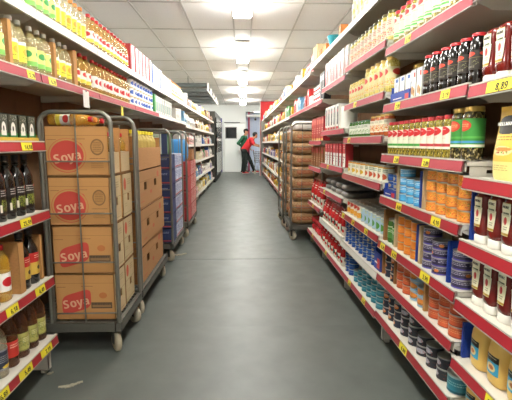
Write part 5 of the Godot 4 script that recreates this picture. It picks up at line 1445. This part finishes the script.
func person(label, at: Vector3, J: Dictionary, shirt_m, long_sleeves: bool, trouser_m, shoe_m, hair_m):
	# J: joints in metres relative to the point on the floor
	var o = thing("person", label, "person", at)
	var skin = mat("skin", "#b98262", 0.55)
	var body := []
	var fwd: Vector3 = J.look
	var head: Vector3 = J.head
	var rt: Vector3 = fwd.cross(Vector3.UP).normalized()
	# head, neck, torso, limbs joined
	body.append([J.neck, head - Vector3(0, 0.05, 0), 0.055, 0.06])
	body.append([head + Vector3(0, 0.045, 0), head + Vector3(0, 0.03, 0) - fwd * 0.03, 0.075, 0.08])
	body.append([head - Vector3(0, 0.03, 0) + fwd * 0.02, head - Vector3(0, 0.085, 0) + fwd * 0.045, 0.066, 0.04])
	body.append([head + fwd * 0.075 + Vector3(0, 0.005, 0), head + fwd * 0.1 - Vector3(0, 0.03, 0), 0.012, 0.017])
	for s in [-1, 1]:
		body.append([head + rt * 0.078 * s + Vector3(0, 0.015, 0), head + rt * 0.08 * s - Vector3(0, 0.025, 0), 0.014, 0.011])
	body.append([J.neck, J.chest, 0.07, 0.13])
	body.append([J.chest, J.hip, 0.13, 0.135])
	for s in ["l", "r"]:
		body.append([J.chest.lerp(J.neck, 0.55), J["sh_" + s], 0.08, 0.065])
		body.append([J["sh_" + s], J["el_" + s], 0.055, 0.042])
		body.append([J["el_" + s], J["wr_" + s], 0.042, 0.028])
		body.append([J.hip, J["hp_" + s], 0.12, 0.1])
		body.append([J["hp_" + s], J["kn_" + s], 0.085, 0.058])
		body.append([J["kn_" + s], J["an_" + s], 0.055, 0.038])
		body.append([J["an_" + s], J["an_" + s] + J["toe_" + s] * 0.12 - Vector3(0, 0.03, 0), 0.04, 0.032])
	part(o, "body", nets(body, 0.02, 0.03), skin)
	for s in ["l", "r"]:
		var hb := []
		var d: Vector3 = (J["wr_" + s] - J["el_" + s]).normalized()
		var sd: Vector3 = d.cross(Vector3.UP).normalized()
		hand(hb, J["wr_" + s], d, sd, Vector3(0, -0.5, 0) + d * 0.3)
		part(o, "hand", nets(hb, 0.006, 0.008), skin)
	# clothes a little larger than the body
	var sh := []
	sh.append([J.chest.lerp(J.neck, 0.6), J.chest, 0.1, 0.15])
	sh.append([J.chest, J.hip + (J.chest - J.hip) * 0.05, 0.15, 0.152])
	for s in ["l", "r"]:
		sh.append([J.chest.lerp(J.neck, 0.55), J["sh_" + s], 0.092, 0.082])
		var e: Vector3 = J["el_" + s]
		if long_sleeves:
			sh.append([J["sh_" + s], e, 0.074, 0.06])
			sh.append([e, e.lerp(J["wr_" + s], 0.94), 0.06, 0.043])
		else:
			sh.append([J["sh_" + s], J["sh_" + s].lerp(e, 0.8), 0.076, 0.07])
	part(o, "shirt", nets(sh, 0.018, 0.04), shirt_m)
	var tr := []
	tr.append([J.hip + (J.chest - J.hip) * 0.12, J.hip, 0.14, 0.142])
	for s in ["l", "r"]:
		tr.append([J.hip, J["hp_" + s], 0.13, 0.115])
		tr.append([J["hp_" + s], J["kn_" + s], 0.105, 0.078])
		tr.append([J["kn_" + s], J["an_" + s] + Vector3(0, 0.02, 0), 0.078, 0.065])
	part(o, "trousers", nets(tr, 0.018, 0.03), trouser_m)
	for s in ["l", "r"]:
		var an: Vector3 = J["an_" + s]
		var tv: Vector3 = J["toe_" + s]
		var up: Vector3 = J.get("sole_" + s, Vector3.UP)
		var so := []
		so.append([an - up * 0.03 - tv * 0.05, an - up * 0.035 + tv * 0.05, 0.042, 0.043])
		so.append([an - up * 0.035 + tv * 0.05, an - up * 0.045 + tv * 0.17, 0.043, 0.034])
		var sho = part(o, "shoe", nets(so, 0.012, 0.02), shoe_m)
		var sl := MB.new()
		var xx: Vector3 = up.cross(tv).normalized()
		sl.box(Vector3(0.088, 0.022, 0.28), an - up * 0.072 + tv * 0.06, 0.008, Basis(xx, up, xx.cross(up)))
		part(sho, "sole", sl.mesh(), M("white_plastic"))
	var hr := []
	hr.append([head + Vector3(0, 0.06, 0) + fwd * 0.015, head + Vector3(0, 0.04, 0) - fwd * 0.035, 0.078, 0.085])
	hr.append([head + Vector3(0, 0.03, 0) - fwd * 0.045, head - Vector3(0, 0.03, 0) - fwd * 0.05, 0.072, 0.055])
	part(o, "hair", nets(hr, 0.012, 0.02), hair_m)
	for s in [-1, 1]:
		var ey := MB.new()
		ey.lathe([Vector2(0, -0.009), Vector2(0.007, -0.006), Vector2(0.01, 0), Vector2(0.007, 0.006), Vector2(0, 0.009)], 10, 1.0, head + fwd * 0.082 + rt * 0.03 * s + Vector3(0, 0.018, 0))
		part(o, "eye", ey.mesh(), M("ink"))
	var mo := MB.new()
	mo.tube([head + fwd * 0.088 - rt * 0.022 - Vector3(0, 0.062, 0), head + fwd * 0.094 - Vector3(0, 0.064, 0), head + fwd * 0.088 + rt * 0.022 - Vector3(0, 0.062, 0)], 0.006, 6)
	part(o, "mouth", mo.mesh(), mat("lips", "#8a4a40", 0.5))
	return o

func build_people():
	var red = mat("shirt_red", "#c8242a", 0.8)
	var green = mat("shirt_green", "#1f5a3c", 0.8)
	var trou = mat("trousers_dark", "#18211c", 0.85)
	var shoe_r = mat("shoe_red", "#b8262c", 0.6)
	var hair = mat("hair_black", "#15120f", 0.6)
	# leaning man in the red shirt, facing right over the trolley
	person("person in red shirt leaning right over a shopping cart", Vector3(0.1, 0, -18.0), {
		"head": Vector3(0.42, 1.63, -0.02), "neck": Vector3(0.33, 1.49, 0), "chest": Vector3(0.19, 1.34, 0), "hip": Vector3(-0.04, 1.0, 0), "look": Vector3(0.86, -0.1, -0.5).normalized(),
		"sh_l": Vector3(0.25, 1.46, -0.19), "el_l": Vector3(0.38, 1.26, -0.24), "wr_l": Vector3(0.6, 1.2, -0.2),
		"sh_r": Vector3(0.22, 1.45, 0.19), "el_r": Vector3(0.34, 1.22, 0.24), "wr_r": Vector3(0.57, 1.15, 0.18),
		"hp_l": Vector3(0.0, 0.95, -0.1), "kn_l": Vector3(0.22, 0.52, -0.12), "an_l": Vector3(0.38, 0.11, -0.12),
		"hp_r": Vector3(-0.04, 0.95, 0.1), "kn_r": Vector3(0.02, 0.5, 0.11), "an_r": Vector3(-0.05, 0.085, 0.1),
		"toe_l": Vector3(0.96, 0.05, 0.1).normalized(), "toe_r": Vector3(0.95, 0.0, 0.3).normalized()}, red, false, trou, shoe_r, hair)
	# upright man in the dark green shirt behind him, hand on hip
	person("person in dark green shirt standing, hand on hip, by the door", Vector3(0.06, 0, -18.65), {
		"head": Vector3(0.08, 1.79, 0), "neck": Vector3(0.03, 1.62, 0), "chest": Vector3(0.0, 1.42, 0), "hip": Vector3(-0.03, 1.03, 0), "look": Vector3(0.97, 0, 0.25).normalized(),
		"sh_l": Vector3(0.04, 1.54, -0.2), "el_l": Vector3(0.06, 1.24, -0.27), "wr_l": Vector3(0.22, 1.08, -0.25),
		"sh_r": Vector3(-0.06, 1.54, 0.19), "el_r": Vector3(-0.27, 1.29, 0.22), "wr_r": Vector3(-0.08, 1.12, 0.19),
		"hp_l": Vector3(0.02, 0.98, -0.09), "kn_l": Vector3(0.06, 0.53, -0.1), "an_l": Vector3(0.02, 0.085, -0.1),
		"hp_r": Vector3(-0.04, 0.98, 0.09), "kn_r": Vector3(-0.03, 0.53, 0.1), "an_r": Vector3(-0.08, 0.085, 0.1),
		"toe_l": Vector3(1, 0, 0), "toe_r": Vector3(0.97, 0, 0.2).normalized()}, green, true, trou, mat("shoe_black", "#1b1a19", 0.5), hair)
	# the shopping cart
	var t = thing("shopping_cart", "steel wire shopping cart under the leaning person", "cart", Vector3(0.68, 0, -18.15))
	var wire = M("chrome")
	for k in 7:
		var y := 0.48 + 0.075 * k
		var g := 0.18 + 0.012 * k
		var b := MB.new()
		b.tube([Vector3(-0.2, y, -g), Vector3(0.26, y, -g + 0.03), Vector3(0.26, y, g - 0.03), Vector3(-0.2, y, g), Vector3(-0.2, y, -g)], 0.006, 6)
		part(t, "basket_hoop", b.mesh(), wire)
	for k in 9:
		var x := -0.2 + 0.0575 * k
		for s in [-1, 1]:
			var b := MB.new()
			b.tube([Vector3(x, 0.48, s * 0.178), Vector3(x, 0.93, s * 0.25)], 0.005, 6)
			part(t, "basket_wire", b.mesh(), wire)
	part(t, "basket_floor", boxm(Vector3(0.46, 0.01, 0.34), 0.002), mat("crate_blue", "#5a6a8a", 0.5), Vector3(0.03, 0.475, 0))
	var hb := MB.new()
	hb.tube([Vector3(-0.24, 1.0, -0.26), Vector3(-0.24, 1.0, 0.26)], 0.016, 8)
	part(t, "handle", hb.mesh(), M("cap_red"))
	for s in [-1, 1]:
		var lg := MB.new()
		lg.tube([Vector3(-0.24, 1.0, s * 0.24), Vector3(-0.16, 0.45, s * 0.22), Vector3(-0.2, 0.14, s * 0.24), Vector3(0.28, 0.14, s * 0.18), Vector3(0.2, 0.45, s * 0.17)], 0.012, 8)
		part(t, "side_frame", lg.mesh(), wire)
		for x in [-0.18, 0.26]:
			part(t, "castor", castorm(), M("rubber"), Vector3(x, 0.064, s * (0.23 if x < 0 else 0.17)), Vector3(0, PI / 2, 0))

# ------------------------------------------------------------------ scraps on the floor
func scrap(label, at: Vector3, w, l, seed_no, m):
	var r := RandomNumberGenerator.new()
	r.seed = seed_no
	var b := MB.new()
	var n := 8
	for k in n:
		var f0 := float(k) / n
		var f1 := float(k + 1) / n
		var w0: float = w * (0.3 + 0.7 * sin(PI * (f0 * 0.9 + 0.08))) * r.randf_range(0.7, 1.0)
		var h0 := r.randf_range(0.001, 0.006)
		b.box(Vector3(l / n * 1.1, 0.003 + h0, w0), Vector3((f0 - 0.5) * l, (0.003 + h0) / 2, w * 0.3 * sin(f0 * 5.0)), 0.001, Basis(Vector3.UP, r.randf_range(-0.3, 0.3)))
	var o = thing("paper_scrap", label, "litter", at, r.randf_range(0.2, 0.6))
	part(o, "scrap", b.mesh(), m)

func build_debris():
	var m = mat("litter", "#aaa48f", 0.85)
	scrap("torn pale paper scrap on floor near the left shelf foot", Vector3(-0.93, 0, -2.15), 0.03, 0.12, 3, m)
	scrap("crumpled white scrap on floor between the left cages", Vector3(-0.74, 0, -4.83), 0.06, 0.16, 5, m)
	scrap("small pale crumb on floor under the nearest left bay", Vector3(-1.1, 0, -2.27), 0.02, 0.035, 9, m)
